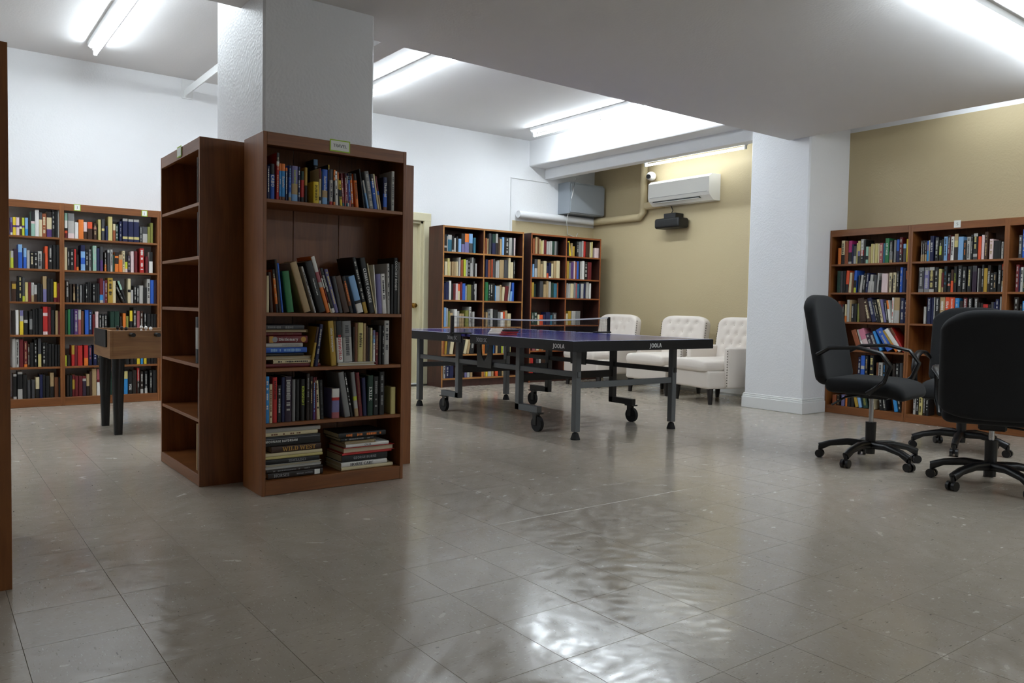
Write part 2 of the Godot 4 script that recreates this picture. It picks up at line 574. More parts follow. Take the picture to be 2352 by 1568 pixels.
# two fluorescent tubes end to end under a white channel; `a` is where the fitting starts on the ceiling
func strip_lamp(label: String, a: Vector3, dir: Vector3, tubes := 2, group := "fluorescent strip lamps", length := 1.2, part := 1.0) -> Node3D:
	var o := thing("strip_lamp", label, "lamp", a, atan2(dir.x, dir.z), group)
	var whole := tubes * (length + 0.03) + 0.03
	var ch := MB.new()
	ch.prism(PackedVector2Array([Vector2(-0.062, 0), Vector2(0.062, 0), Vector2(0.058, -0.032), Vector2(0.03, -0.052), Vector2(-0.03, -0.052), Vector2(-0.058, -0.032)]), whole)
	put("channel", ch, M.trim, o)
	for k in tubes + 1:
		var z := 0.015 + k * (length + 0.03)
		var so := MB.new()
		so.span(Vector3(-0.015, -0.11, z - 0.012), Vector3(0.015, -0.05, z + 0.012), 0.004)
		so.span(Vector3(-0.024, -0.066, z - 0.016), Vector3(0.024, -0.05, z + 0.016), 0.003)
		put("socket", so, M.trim, o)
	for k in tubes:
		var z := 0.03 + k * (length + 0.03)
		var tb := MB.new()
		tb.cyl(Vector3(0, -0.092, z), Vector3(0, -0.092, z + length), 0.0145, 12)
		put("tube", tb, M.tube if part >= 1.0 else M.tube_soft, o)
		var l := AreaLight3D.new()
		l.name = "tube_light"
		l.area_size = Vector2(0.03, length)
		l.light_color = Color(0.93, 0.97, 1.0)
		l.light_energy = TUBE_LIGHT * part
		l.shadow_enabled = true
		l.area_range = 14.0
		l.area_attenuation = 2.0
		o.add_child(l, true)
		l.transform = Transform3D(Basis(Vector3.RIGHT, -PI / 2), Vector3(0, -0.109, z + length * 0.5))
	return o

func build_lamps() -> void:
	strip_lamp("bare strip lamp on the high ceiling above the foosball table", Vector3(-0.48, CEIL, -5.97), Vector3(0, 0, 1))
	strip_lamp("strip lamp on the high ceiling just past the square column", Vector3(2.03, CEIL, -6.02), Vector3(0, 0, 1))
	strip_lamp("strip lamp on the high ceiling beside the alcove beam", Vector3(4.5, CEIL, -5.99), Vector3(0, 0, 1))
	strip_lamp("strip lamp half hidden behind the boxed duct above the air conditioner", Vector3(5.93, 2.975, -5.42), Vector3(0, 0, 1), 1, "fluorescent strip lamps", 1.55, 0.3)
	strip_lamp("strip lamp on the low ceiling above the office chairs", Vector3(2.24, SOFFIT, -0.03), Vector3(1, 0, 0))
	strip_lamp("strip lamp in the raised strip of ceiling beside the beige wall", Vector3(5.4, 3.05, -1.4), Vector3(0, 0, 1), 1, "fluorescent strip lamps", 1.2, 0.3)
	strip_lamp("strip lamp on the low ceiling over the south end of the room", Vector3(1.9, SOFFIT, 3.3), Vector3(1, 0, 0))
	strip_lamp("strip lamp on the high ceiling over the west side of the room", Vector3(-3.0, CEIL, -5.97), Vector3(0, 0, 1))

# ---------------------------------------------------------------- bookcases
# the origin is the lower front corner at the viewer's left; x runs along the front, z towards the reader
func bookcase(label: String, at: Vector3, turn: float, w: float, h: float, shelves: Array, d := 0.29, style := "cherry", split := 0.0) -> Node3D:
	var o := thing("bookcase", label, "bookcase", at, turn, "wooden bookcases")
	var t := 0.019
	var up: Material = M.cherry
	var lie: Material = M.cherry_flat
	var edge: Material = null
	if style != "cherry":
		up = M.mahogany
		lie = M.mahogany
		edge = M.oak_edge if style == "oak" else M.amber_edge
	var f := -0.003 if edge else 0.0
	for x in [0.0, w - t]:
		var s := put("side_panel", slab(Vector3(x, 0, -d), Vector3(x + t, h, f), 0.0012), up, o)
		if edge:
			put("edge_band", slab(Vector3(x, 0, f), Vector3(x + t, h, 0), 0.0008), edge, s)
	var back := MB.new()
	var seams := [t, w * 0.33, w * 0.66, w - t] if split == 0.0 else [t, w * 0.5, w - t]
	for i in seams.size() - 1:
		back.span(Vector3(seams[i] + 0.0015, 0.02, -d), Vector3(seams[i + 1] - 0.0015, h - 0.004, -d + 0.006), 0.001)
	put("back_panel", back, up, o)
	var top := put("top_board", slab(Vector3(t, h - t - 0.004, -d), Vector3(w - t, h - 0.004, f - 0.001), 0.001), lie, o)
	if edge:
		put("edge_band", slab(Vector3(t, h - t - 0.006, f), Vector3(w - t, h - 0.003, -0.0005), 0.0008), edge, top)
	else:
		put("top_rail", slab(Vector3(t, h - 0.064, -0.02), Vector3(w - t, h - 0.0005, -0.0005), 0.0012), lie, o)
	var cuts := [[t, w - t]]
	if split > 0.0:
		cuts = [[t, split - t * 0.5], [split + t * 0.5, w - t]]
		var s := put("divider", slab(Vector3(split - t * 0.5, 0.09, -d), Vector3(split + t * 0.5, h - t - 0.004, f), 0.001), up, o)
		put("edge_band", slab(Vector3(split - t * 0.5, 0.09, f), Vector3(split + t * 0.5, h - t - 0.004, 0), 0.0008), edge, s)
	for k in shelves.size():
		var y: float = shelves[k]
		var low := k == shelves.size() - 1
		for cc in cuts:
			if low and edge:
				continue
			var s := put("shelf", slab(Vector3(cc[0], y - t + 0.001, -d + 0.006), Vector3(cc[1], y, f - 0.003), 0.0012), lie, o)
			if edge:
				put("edge_band", slab(Vector3(cc[0], y - t, f - 0.003), Vector3(cc[1], y + 0.0004, -0.003), 0.0008), edge, s)
	var base: float = shelves[-1]
	if edge:
		var s := put("shelf", slab(Vector3(t, base - t, -d), Vector3(w - t, base, f - 0.003)), lie, o)
		put("edge_band", slab(Vector3(t, base - t, f - 0.003), Vector3(w - t, base + 0.0005, -0.003), 0.0008), edge, s)
		put("plinth", slab(Vector3(t, 0, -0.05), Vector3(w - t, base - t, -0.03)), up, o)
	else:
		put("plinth", slab(Vector3(t, 0.002, -0.02), Vector3(w - t, base - 0.0012, -0.0008), 0.001), lie, o)
	return o

const ORD := ["first", "second", "third", "fourth", "fifth", "sixth", "seventh", "eighth", "ninth", "tenth", "eleventh", "twelfth", "thirteenth", "fourteenth", "fifteenth", "sixteenth", "seventeenth", "eighteenth", "nineteenth", "twentieth", "twenty-first", "twenty-second", "twenty-third", "twenty-fourth", "twenty-fifth", "twenty-sixth", "twenty-seventh", "twenty-eighth", "twenty-ninth", "thirtieth", "thirty-first", "thirty-second", "thirty-third", "thirty-fourth", "thirty-fifth", "thirty-sixth", "thirty-seventh", "thirty-eighth"]
const HUE := {"k": "black", "K": "black-brown", "g": "charcoal", "G": "grey", "s": "pale grey", "w": "white", "c": "cream", "t": "tan", "y": "yellow", "Y": "mustard", "o": "orange", "r": "red", "R": "maroon", "p": "pink", "P": "purple", "v": "lavender", "B": "navy", "b": "blue", "l": "light blue", "T": "teal", "n": "green", "N": "dark green", "e": "lime", "u": "brown", "U": "dark brown", "m": "magenta", "a": "mint", "x": "straw", "q": "rose", "D": "plum", "i": "sky blue", "f": "blush", "j": "rust", "z": "olive", "O": "vermilion"}

func bands_of(s: String) -> Array:
	var out := []
	for ch in s:
		if ch in "0123456789":
			out[-1][1] = float(ch)
		else:
			out.append([ch, 1.0])
	var sum := 0.0
	for q in out:
		sum += q[1]
	for q in out:
		q[1] /= sum
	return out

func hue_words(s: String) -> String:
	var b := bands_of(s)
	b.sort_custom(func(p, q): return p[1] > q[1])
	var first: String = b[0][0]
	var words: String = HUE[first]
	for q in b:
		if q[0] != first and q[1] > 0.12:
			var more: String = HUE[q[0]]
			if words.split(" ").size() + more.split(" ").size() <= 3:
				return words + " and " + more
			break
	return words

# one closed book standing on its tail: spine towards +z, x across the spine; cover into b, page edges into pg
func book_shape(b: MB, pg: MB, w: float, h: float, d: float, bands: Array, dash: String, r: RandomNumberGenerator) -> void:
	var e := minf(w * 0.28, 0.006)
	var bd := minf(0.0025, w * 0.16)
	var xs := [-w * 0.5, -w * 0.5 + e, w * 0.5 - e, w * 0.5]
	var zs := [-e * 0.8, 0.0, 0.0, -e * 0.8]
	var ns := [Vector3(-0.8, 0, 0.6), Vector3(-0.15, 0, 1), Vector3(0.15, 0, 1), Vector3(0.8, 0, 0.6)]
	var y1 := h
	for q in bands:
		var y0: float = y1 - q[1] * h
		var base: Color = PAL[q[0]]
		b.col = base.srgb_to_linear()
		for i in 3:
			b.quad4(Vector3(xs[i], y0, zs[i]), Vector3(xs[i + 1], y0, zs[i + 1]), Vector3(xs[i + 1], y1, zs[i + 1]), Vector3(xs[i], y1, zs[i]), ns[i], ns[i + 1], ns[i + 1], ns[i])
		y1 = y0
	var main: Array = bands[0]
	for q in bands:
		if q[1] > main[1]:
			main = q
	b.col = PAL[main[0]].srgb_to_linear()
	var zf := -e * 0.8
	for s in [-1.0, 1.0]:
		var x: float = s * w * 0.5
		var xi: float = x - s * bd
		b.quad(Vector3(x, 0, zf), Vector3(x, 0, -d), Vector3(x, h, -d), Vector3(x, h, zf), Vector3(s, 0, 0))
		b.quad(Vector3(x, h, zf), Vector3(xi, h, zf), Vector3(xi, h, -d), Vector3(x, h, -d), Vector3.UP)
		b.quad(Vector3(x, 0, zf), Vector3(xi, 0, zf), Vector3(xi, 0, -d), Vector3(x, 0, -d), Vector3.DOWN)
		b.quad(Vector3(xi, 0, -d), Vector3(x, 0, -d), Vector3(x, h, -d), Vector3(xi, h, -d), Vector3(0, 0, -1))
		b.quad(Vector3(xi, 0, zf), Vector3(xi, 0, -d), Vector3(xi, h, -d), Vector3(xi, h, zf), Vector3(-s, 0, 0))
	b.quad(Vector3(-w * 0.5 + bd, h, zf), Vector3(w * 0.5 - bd, h, zf), Vector3(xs[2], h, 0), Vector3(xs[1], h, 0), Vector3.UP)
	b.quad(Vector3(-w * 0.5 + bd, 0, zf), Vector3(w * 0.5 - bd, 0, zf), Vector3(xs[2], 0, 0), Vector3(xs[1], 0, 0), Vector3.DOWN)
	pg.col = Color8(206, 194, 164).srgb_to_linear()
	var k := 0.003
	pg.span(Vector3(-w * 0.5 + bd, k, -d + k), Vector3(w * 0.5 - bd, h - k, zf - 0.0005))
	if dash and w > 0.009:
		b.col = PAL[dash].srgb_to_linear()
		var y := h * r.randf_range(0.84, 0.94)
		var stop := h * r.randf_range(0.1, 0.35)
		var wide := minf(w - 2.0 * e, w * r.randf_range(0.4, 0.62)) * 0.5
		while y > stop:
			var l := r.randf_range(0.004, 0.011)
			var a := wide * r.randf_range(0.7, 1.0)
			b.quad(Vector3(-a, y, 0.0004), Vector3(a, y, 0.0004), Vector3(a, y - l, 0.0004), Vector3(-a, y - l, 0.0004), Vector3(0, 0, 1))
			y -= l + (r.randf_range(0.0015, 0.003) if r.randf() < 0.8 else r.randf_range(0.012, 0.03))

func lean_to(x: float, w: float, h: float, lean: float) -> Transform3D:
	if absf(lean) < 0.001:
		return Transform3D(Basis.IDENTITY, Vector3(x + w * 0.5, 0, 0))
	var a := atan2(lean, h)
	var pivot := x + w if lean > 0.0 else x
	var b := Basis(Vector3(0, 0, 1), -a)
	return Transform3D(b, Vector3(pivot, 0, 0) + b * Vector3(-w * 0.5 if lean > 0.0 else w * 0.5, 0, 0))

const PLACE := {"A": ["the dim side bookcase", "books on the dim side bookcase"],
	"B": ["the TRAVEL bookcase", "books on the TRAVEL bookcase"], "L1": ["bookcase behind the end panel", "books on the wall bookcase behind the end panel"],
	"L2": ["bookcase tagged I and J", "books on the bookcase tagged I and J"], "S1": ["bookcase beside the column", "books on the bookcase beside the column"],
	"S2": ["bookcase tagged S", "books on the bookcase tagged S"], "S3": ["bookcase past the S", "books on the bookcase past the S tag"],
	"D1": ["dark bookcase by the door", "books on the dark bookcase by the door"], "D2": ["dark bookcase in the corner", "books on the dark bookcase in the corner"]}

func title_ink(letter: String) -> Material:
	return M.print_black if letter in "wscfxyloat" else M.print_white

func build_books(frames: Dictionary) -> void:
	var far := MB.new()
	var r := RandomNumberGenerator.new()
	r.seed = 41
	for line in BOOKS:
		var unit: String = line[0]
		var row: int = line[1]
		var fr: Array = frames[unit]     # transform of the bookcase, heights of its shelves
		var hs: Array = fr[1]
		var level: String = "top" if row == 1 else ("bottom" if row == hs.size() else ORD[row - 1])
		var floor_at: Transform3D = fr[0] * Transform3D(Basis.IDENTITY, Vector3(0, hs[row - 1] + 0.0006, 0))
		var number := 0
		for tok in line[2].split(","):
			var f: PackedStringArray = tok.split(":")
			var alone := not f[0].begins_with("~")
			var x := float(f[0].trim_prefix("~")) * 0.001
			var w := maxf(float(f[1]) * 0.001, 0.006)
			var h := float(f[2]) * 0.001
			var bands := bands_of(f[3])
			var lean := float(f[4]) * 0.001 if f.size() > 4 and f[4] else 0.0
			var dash: String = f[5] if f.size() > 5 else ""
			var deep := float(f[6]) * 0.001 if f.size() > 6 and f[6] else 0.0
			var text: String = f[7].replace("_", " ") if f.size() > 7 else ""
			number += 1
			var d := clampf(h * 0.68, 0.11, 0.2)
			if deep > 0.1:
				d = 0.11
			elif text == "DUMMIES":
				d = 0.115
			var long: float = sqrt(h * h + lean * lean)
			var spot := floor_at * Transform3D(Basis.IDENTITY, Vector3(0, 0, -0.022 - deep - (r.randf_range(0, 0.006) if unit != "B" else 0.0))) * lean_to(x, w, h, lean)
			if unit == "B" and row == 3 and x > 0.40 and x < 0.64:
				spot.origin.y += 0.0192
				long -= 0.0192
			if not alone:
				far.X = spot
				book_shape(far, far, w, long, d, bands, dash, r)
				continue
			var size := "thin " if w < 0.02 else ("thick " if w > 0.045 else "")
			var hue := hue_words(f[3])
			if hue.split(" ").size() > 3:
				size = ""
			var label := "%s%s book, %s along the %s shelf of %s" % [size, hue, ORD[number - 1], level, PLACE[unit][0]]
			if text:
				label = "%s book titled %s, %s on the %s shelf of %s" % [HUE[bands_main(bands)], text, ORD[number - 1], level, PLACE[unit][0]]
			if text in ["Daniel Silva", "Silva", "SILVA", "SANDFORD", "John Sandford", "JOHN SANDFORD"] or label.split(" ").size() > 16:
				label = "%s book, %s along the %s shelf of %s" % [hue, ORD[number - 1], level, PLACE[unit][0]]
			var cv := MB.new()
			if unit == "B" or text:
				var o := thing("book", label, "book", Vector3.ZERO, 0.0, PLACE[unit][1])
				o.transform = spot
				var pg := MB.new()
				book_shape(cv, pg, w, long, d, bands, "" if text else dash, r)
				put("cover", cv, M.book, o)
				put("page_block", pg, M.book, o)
				if text:
					spine_title(o, text, w, long, bands)
			else:
				book_shape(cv, cv, w, long, d, bands, dash, r)
				var o := put("book", cv, M.book)
				o.transform = spot
				tag(o, label, "book", PLACE[unit][1])
	tag(put("distant_books", far, M.book), "hundreds of smaller books filling the dark bookcases and the farther shelves", "books", "", "stuff")

func bands_main(bands: Array) -> String:
	var main: Array = bands[0]
	for q in bands:
		if q[1] > main[1]:
			main = q
	return main[0]

func spine_title(o: Node3D, text: String, w: float, h: float, bands: Array) -> void:
	var ink := title_ink(bands_main(bands))
	var at := 0.55
	var long := 0.62
	var high := 0.5
	match text:
		"CABO": at = 0.52; long = 0.34; high = 0.75
		"Hawaii": at = 0.72; long = 0.3; high = 0.6
		"DUMMIES": at = 0.5; long = 0.7
		"Ecuador": at = 0.5; long = 0.5; high = 0.55
		"Jerusalem": at = 0.5; long = 0.42; high = 0.5
		"Australia": at = 0.6; long = 0.42
		"Thailand": at = 0.62; long = 0.45; high = 0.6
		"East Africa": at = 0.68; long = 0.4; ink = M.print_lime
		"BUENOS AIRES": at = 0.5; long = 0.55
		"AFGHANISTAN": at = 0.66; long = 0.5
		"CLIMATE CHANGE": at = 0.5; long = 0.72
		"COUNTRY ROADS": at = 0.68; long = 0.52; high = 0.6
		"The House I Love": at = 0.5; long = 0.5; high = 0.22
		"Alan Greenspan": at = 0.58; long = 0.66
		"BRAINSTORM": at = 0.72; long = 0.4; high = 0.62; ink = M.print_black
		"KINDSIGHT": at = 0.6; long = 0.6; high = 0.6; ink = M.print_lime
		"EXILE": at = 0.55; long = 0.34; high = 0.7
		"YOU": at = 0.3; long = 0.3; high = 0.6
		"BUSHWORLD": at = 0.36; long = 0.6; high = 0.6; ink = M.print_red
		"Silva", "SANDFORD", "Daniel Silva": at = 0.72; long = 0.46; high = 0.62
		"John Sandford": ink = M.print_lime
	write("title", text, w * high, h * long, Vector3(0, h * at, 0.0006), Vector3(0, -1, 0), Vector3(0, 0, 1), ink, o, text in ["COUNTRY ROADS", "EXILE", "Alan Greenspan", "Daniel Silva"], true)

# books that lie on their sides in a pile, spine to the reader: x from, x to, thickness, bands, dash, depth back, title, ink
func pile(frame: Transform3D, y: float, list: Array, words: String, where: String) -> float:
	var r := RandomNumberGenerator.new()
	r.seed = int(absf(y) * 1000.0) + list.size()
	for k in list.size():
		var q: Array = list[k]
		var x0: float = q[0]
		var w: float = q[1] - x0
		var t: float = q[2]
		var o := thing("book", "%s book lying %s from the bottom in %s" % [hue_words(q[3]), ORD[k], where], "book", Vector3.ZERO, 0.0, words)
		o.transform = frame * Transform3D(Basis(Vector3(0, 0, 1), PI / 2), Vector3(x0 + w, y + t * 0.5, -0.03 - q[5]))
		var cv := MB.new()
		var pg := MB.new()
		var pages_out: bool = q[6] == "pages"
		book_shape(cv, pg, t - 0.0006, w, 0.21, bands_of(q[3]), q[4], r)
		if pages_out:
			# the fore-edge faces out: two boards with the leaves between them
			cv = MB.new()
			pg = MB.new()
			cv.col = PAL[q[3][0]].srgb_to_linear()
			pg.col = Color8(206, 194, 164).srgb_to_linear()
			cv.box(Vector3(-t * 0.5 + 0.0016, w * 0.5, -0.1), Vector3(0.0024, w, 0.2))
			cv.box(Vector3(t * 0.5 - 0.0016, w * 0.5, -0.1), Vector3(0.0024, w, 0.2))
			pg.box(Vector3(0, w * 0.5, -0.105), Vector3(t - 0.0055, w - 0.01, 0.19))
		put("cover", cv, M.book, o)
		put("page_block", pg, M.book, o)
		if q[6] and not pages_out:
			var down := Vector3(0, -1, 0) if q[6] != "UNIVERSE" else Vector3(0, 1, 0)
			var hgt: float = {"MOONAGE DAYDREAM": 0.42, "WILD WEST": 0.62, "HORSES": 0.5, "UNIVERSE": 0.5, "GEORGE BURNS": 0.5, "HORSE CARE": 0.62, "Dictionary": 0.6, "DANIELLE STEEL": 0.5, "CALM": 0.55}.get(q[6], 0.5)
			var mid: float = {"MOONAGE DAYDREAM": 0.7, "WILD WEST": 0.45, "HORSES": 0.76, "UNIVERSE": 0.42, "HORSE CARE": 0.56, "Dictionary": 0.5, "DANIELLE STEEL": 0.3}.get(q[6], 0.5)
			var long: float = {"HORSES": 0.34, "UNIVERSE": 0.34, "MOONAGE DAYDREAM": 0.56, "WILD WEST": 0.68}.get(q[6], 0.5)
			write("title", q[6], t * hgt, w * long, Vector3(0, w * mid, 0.0006), down, Vector3(0, 0, 1), q[7], o, q[6] in ["HORSE CARE", "Dictionary", "UNIVERSE", "WILD WEST"])
		if q[6] == "HORSES":
			write("author", "MICHAEL EASTMAN", t * 0.22, w * 0.3, Vector3(0, w * 0.34, 0.0006), Vector3(0, -1, 0), Vector3(0, 0, 1), M.print_grey, o)
			put("sticker", slab(Vector3(-t * 0.4, w * 0.06, 0.0002), Vector3(t * 0.4, w * 0.16, 0.0008)), M.card, o)
		if q[6] == "MOONAGE DAYDREAM":
			put("rule", slab(Vector3(t * 0.24, w * 0.01, 0.0002), Vector3(t * 0.28, w * 0.98, 0.0007)), M.print_grey, o)
		if q[6] == "Dictionary":
			for s in [[0.11, M.print_gold], [0.84, M.print_grey]]:
				var dc := MB.new()
				dc.cyl(Vector3(0, w * s[0], 0.0002), Vector3(0, w * s[0], 0.001), t * 0.38, 20)
				dc.X = Transform3D.IDENTITY
				var disc := MB.new()
				disc.X = Transform3D(Basis(Vector3.RIGHT, PI / 2), Vector3(0, w * s[0], 0.0002))
				disc.lathe([Vector2(0, 0), Vector2(t * 0.38, 0), Vector2(t * 0.38, 0.0006), Vector2(0, 0.0006)], 20)
				put("seal", disc, s[1], o)
			put("gold_panel", slab(Vector3(-t * 0.46, w * 0.88, 0.0001), Vector3(t * 0.46, w * 0.98, 0.0005)), M.print_gold, o)
		y += t
	return y

func sign_card(label: String, text: String, at: Vector3, turn: float, w: float, h: float, rimmed: bool, parent_tilt := 0.0) -> void:
	var o := thing("shelf_tag", label, "label", at, turn, "letter tags on the bookcases")
	o.rotation.x = parent_tilt
	if rimmed:
		put("border", slab(Vector3(-w * 0.5, -h * 0.5, 0), Vector3(w * 0.5, h * 0.5, 0.001)), M.lime, o)
	var m := 0.006 if rimmed else 0.0
	put("card", slab(Vector3(-w * 0.5 + m, -h * 0.5 + m, 0.0005), Vector3(w * 0.5 - m, h * 0.5 - m, 0.0018)), M.card, o)
	if text:
		write("lettering", text, h * 0.36, w * 0.66, Vector3(0, 0, 0.0022), Vector3(1, 0, 0), Vector3(0, 0, 1), M.print_black, o, false, false)

func fill_shelves() -> void:
	var cases := {}
	var six := [1.545, 1.253, 0.955, 0.657, 0.364, 0.078]
	var s6 := [1.463, 1.186, 0.903, 0.633, 0.355, 0.078]
	var q := -PI / 2
	for c in [["L1", Vector3(-1.53, 0, -6.33), 0.0, 0.83, 1.86, six, "cherry wall bookcase half hidden by the dark end panel"], ["L2", Vector3(-0.70, 0, -6.33), 0.0, 0.835, 1.86, six, "cherry wall bookcase tagged I and J behind the foosball table"], ["L3", Vector3(0.137, 0, -6.33), 0.0, 0.83, 1.86, six, "cherry wall bookcase hidden behind the side bookcase"], ["S1", Vector3(5.45, 0, -2.427), q, 0.79, 1.797, s6, "cherry bookcase beside the white column"], ["S2", Vector3(5.45, 0, -1.635), q, 0.795, 1.797, s6, "cherry bookcase with an S tag on its top rail"], ["S3", Vector3(5.45, 0, -0.84), q, 0.8, 1.797, s6, "cherry bookcase past the one tagged S"]]:
		bookcase(c[6], c[1], c[2], c[3], c[4], c[5])
		cases[c[0]] = [Transform3D(Basis(Vector3.UP, c[2]), Vector3(-1.50 if c[0] == "L1" else c[1].x, 0, c[1].z)), c[5]]
	var hb := [1.507, 0.935, 0.652, 0.37, 0.075]
	bookcase("cherry bookcase tagged TRAVEL facing the open floor", Vector3(-0.369, 0, -1.976), 0, 0.81, 1.84, hb)
	cases["B"] = [Transform3D(Basis.IDENTITY, Vector3(-0.369, 0, -1.976)), hb]
	var ha := [1.507, 1.225, 0.95, 0.65, 0.36, 0.062]
	bookcase("dim side bookcase facing the foosball aisle", Vector3(-0.57, 0, -3.19), q, 0.83, 1.845, ha)
	cases["A"] = [Transform3D(Basis(Vector3.UP, q), Vector3(-0.57, 0, -3.19)), ha]
	bookcase("bookcase facing the ping pong table, seen end on", Vector3(0.689, 0, -2.328), PI / 2, 0.82, 1.84, ha)
	bookcase("tall dark bookcase end panel at the left edge", Vector3(-1.795, 0, -1.995), q, 0.83, 1.824, ha)
	var h1 := [1.643, 1.353, 1.06, 0.735, 0.397, 0.107]
	var h2 := [1.689, 1.383, 1.123, 0.76, 0.42, 0.107]
	bookcase("tall dark two-bay bookcase with pale edges beside the door", Vector3(3.27, 0, -6.135), 0, 1.222, 1.955, h1, 0.33, "oak", 0.6)
	bookcase("tall dark two-bay bookcase in the corner by the armchairs", Vector3(4.613, 0, -6.135), 0, 1.24, 1.955, h2, 0.33, "amber", 0.605)
	cases["D1"] = [Transform3D(Basis.IDENTITY, Vector3(3.27, 0, -6.135)), h1]
	cases["D2"] = [Transform3D(Basis.IDENTITY, Vector3(4.613, 0, -6.135)), h2]
	build_books(cases)
	var fb := Transform3D(Basis.IDENTITY, Vector3(0, 0, -1.976))
	var g := "books piled flat on the TRAVEL bookcase"
	pile(fb, 0.653, [[-0.345, -0.047, 0.019, "R", "", 0.0, "", null], [-0.301, -0.054, 0.021, "c", "k", 0.0, "", null], [-0.345, -0.083, 0.018, "t", "", 0.0, "pages", null], [-0.345, -0.135, 0.017, "k", "", 0.01, "", null], [-0.345, -0.122, 0.028, "b", "l", 0.0, "", null], [-0.345, -0.145, 0.023, "s", "", 0.0, "DANIELLE STEEL", M.print_grey], [-0.327, -0.119, 0.037, "R", "", 0.0, "Dictionary", M.print_white], [-0.345, -0.148, 0.019, "R", "u", 0.01, "", null], [-0.345, -0.119, 0.012, "t", "", 0.0, "pages", null], [-0.339, -0.131, 0.025, "g", "G", 0.015, "", null]], g, "the pile with the Dictionary")
	pile(fb, 0.653, [[0.045, 0.268, 0.018, "w", "", -0.022, "pages", null]], g, "front of the Greenspan shelf")
	pile(fb, 0.076, [[-0.326, -0.028, 0.032, "K", "", 0.0, "HORSES", M.print_grey], [-0.335, -0.03, 0.018, "K", "G", 0.0, "", null], [-0.345, -0.04, 0.012, "s", "", 0.0, "", null], [-0.34, -0.037, 0.015, "s", "", 0.0, "pages", null], [-0.34, -0.048, 0.026, "k", "", 0.0, "UNIVERSE", M.print_grey], [-0.346, -0.03, 0.014, "x", "", 0.0, "", null], [-0.346, -0.033, 0.018, "c", "", 0.0, "", null], [-0.309, -0.039, 0.034, "U", "", 0.0, "WILD WEST", M.print_gold], [-0.345, -0.044, 0.052, "k", "", 0.0, "MOONAGE DAYDREAM", M.print_white], [-0.345, -0.059, 0.02, "c", "u", 0.0, "", null], [-0.345, -0.044, 0.021, "s", "", 0.0, "", null]], g, "the pile with the HORSES book")
	pile(fb, 0.076, [[0.079, 0.393, 0.019, "c", "", 0.0, "", null], [0.078, 0.356, 0.025, "w", "", 0.0, "HORSE CARE", M.print_black], [0.086, 0.362, 0.04, "k", "", 0.01, "GEORGE BURNS", M.print_grey], [0.083, 0.383, 0.01, "r", "", 0.0, "", null], [0.091, 0.4, 0.03, "r", "", 0.0, "pages", null], [0.104, 0.366, 0.02, "w", "", 0.0, "CALM", M.print_grey], [0.098, 0.285, 0.015, "t", "", 0.0, "pages", null], [0.079, 0.276, 0.02, "k", "G", 0.01, "", null], [0.062, 0.346, 0.028, "k", "o", 0.0, "", null]], g, "the pile with the HORSE CARE book")
	sign_card("green bordered tag reading TRAVEL on the front bookcase", "TRAVEL", Vector3(0.04, 1.818, -1.975), 0, 0.115, 0.062, true)
	sign_card("green bordered tag with the letter I on the wall bookcase", "I", Vector3(-0.575, 1.83, -6.329), 0, 0.055, 0.06, true)
	sign_card("green bordered tag with the letter J on the wall bookcase", "J", Vector3(0.0, 1.825, -6.329), 0, 0.052, 0.058, true)
	sign_card("white square tag with the letter S on a top rail", "S", Vector3(5.448, 1.775, -1.235), q, 0.055, 0.062, false)
	sign_card("curling tag on the top rail of the side bookcase", "", Vector3(-0.573, 1.82, -2.75), q, 0.09, 0.06, true)

func beam_box(b: MB, a: Vector3, d: Vector3, w: float, h: float) -> void:
	b.sweep([a, d], [w * 1.414], [h * 1.414], Vector3.UP if absf((d - a).normalized().y) < 0.9 else Vector3.RIGHT, 4)

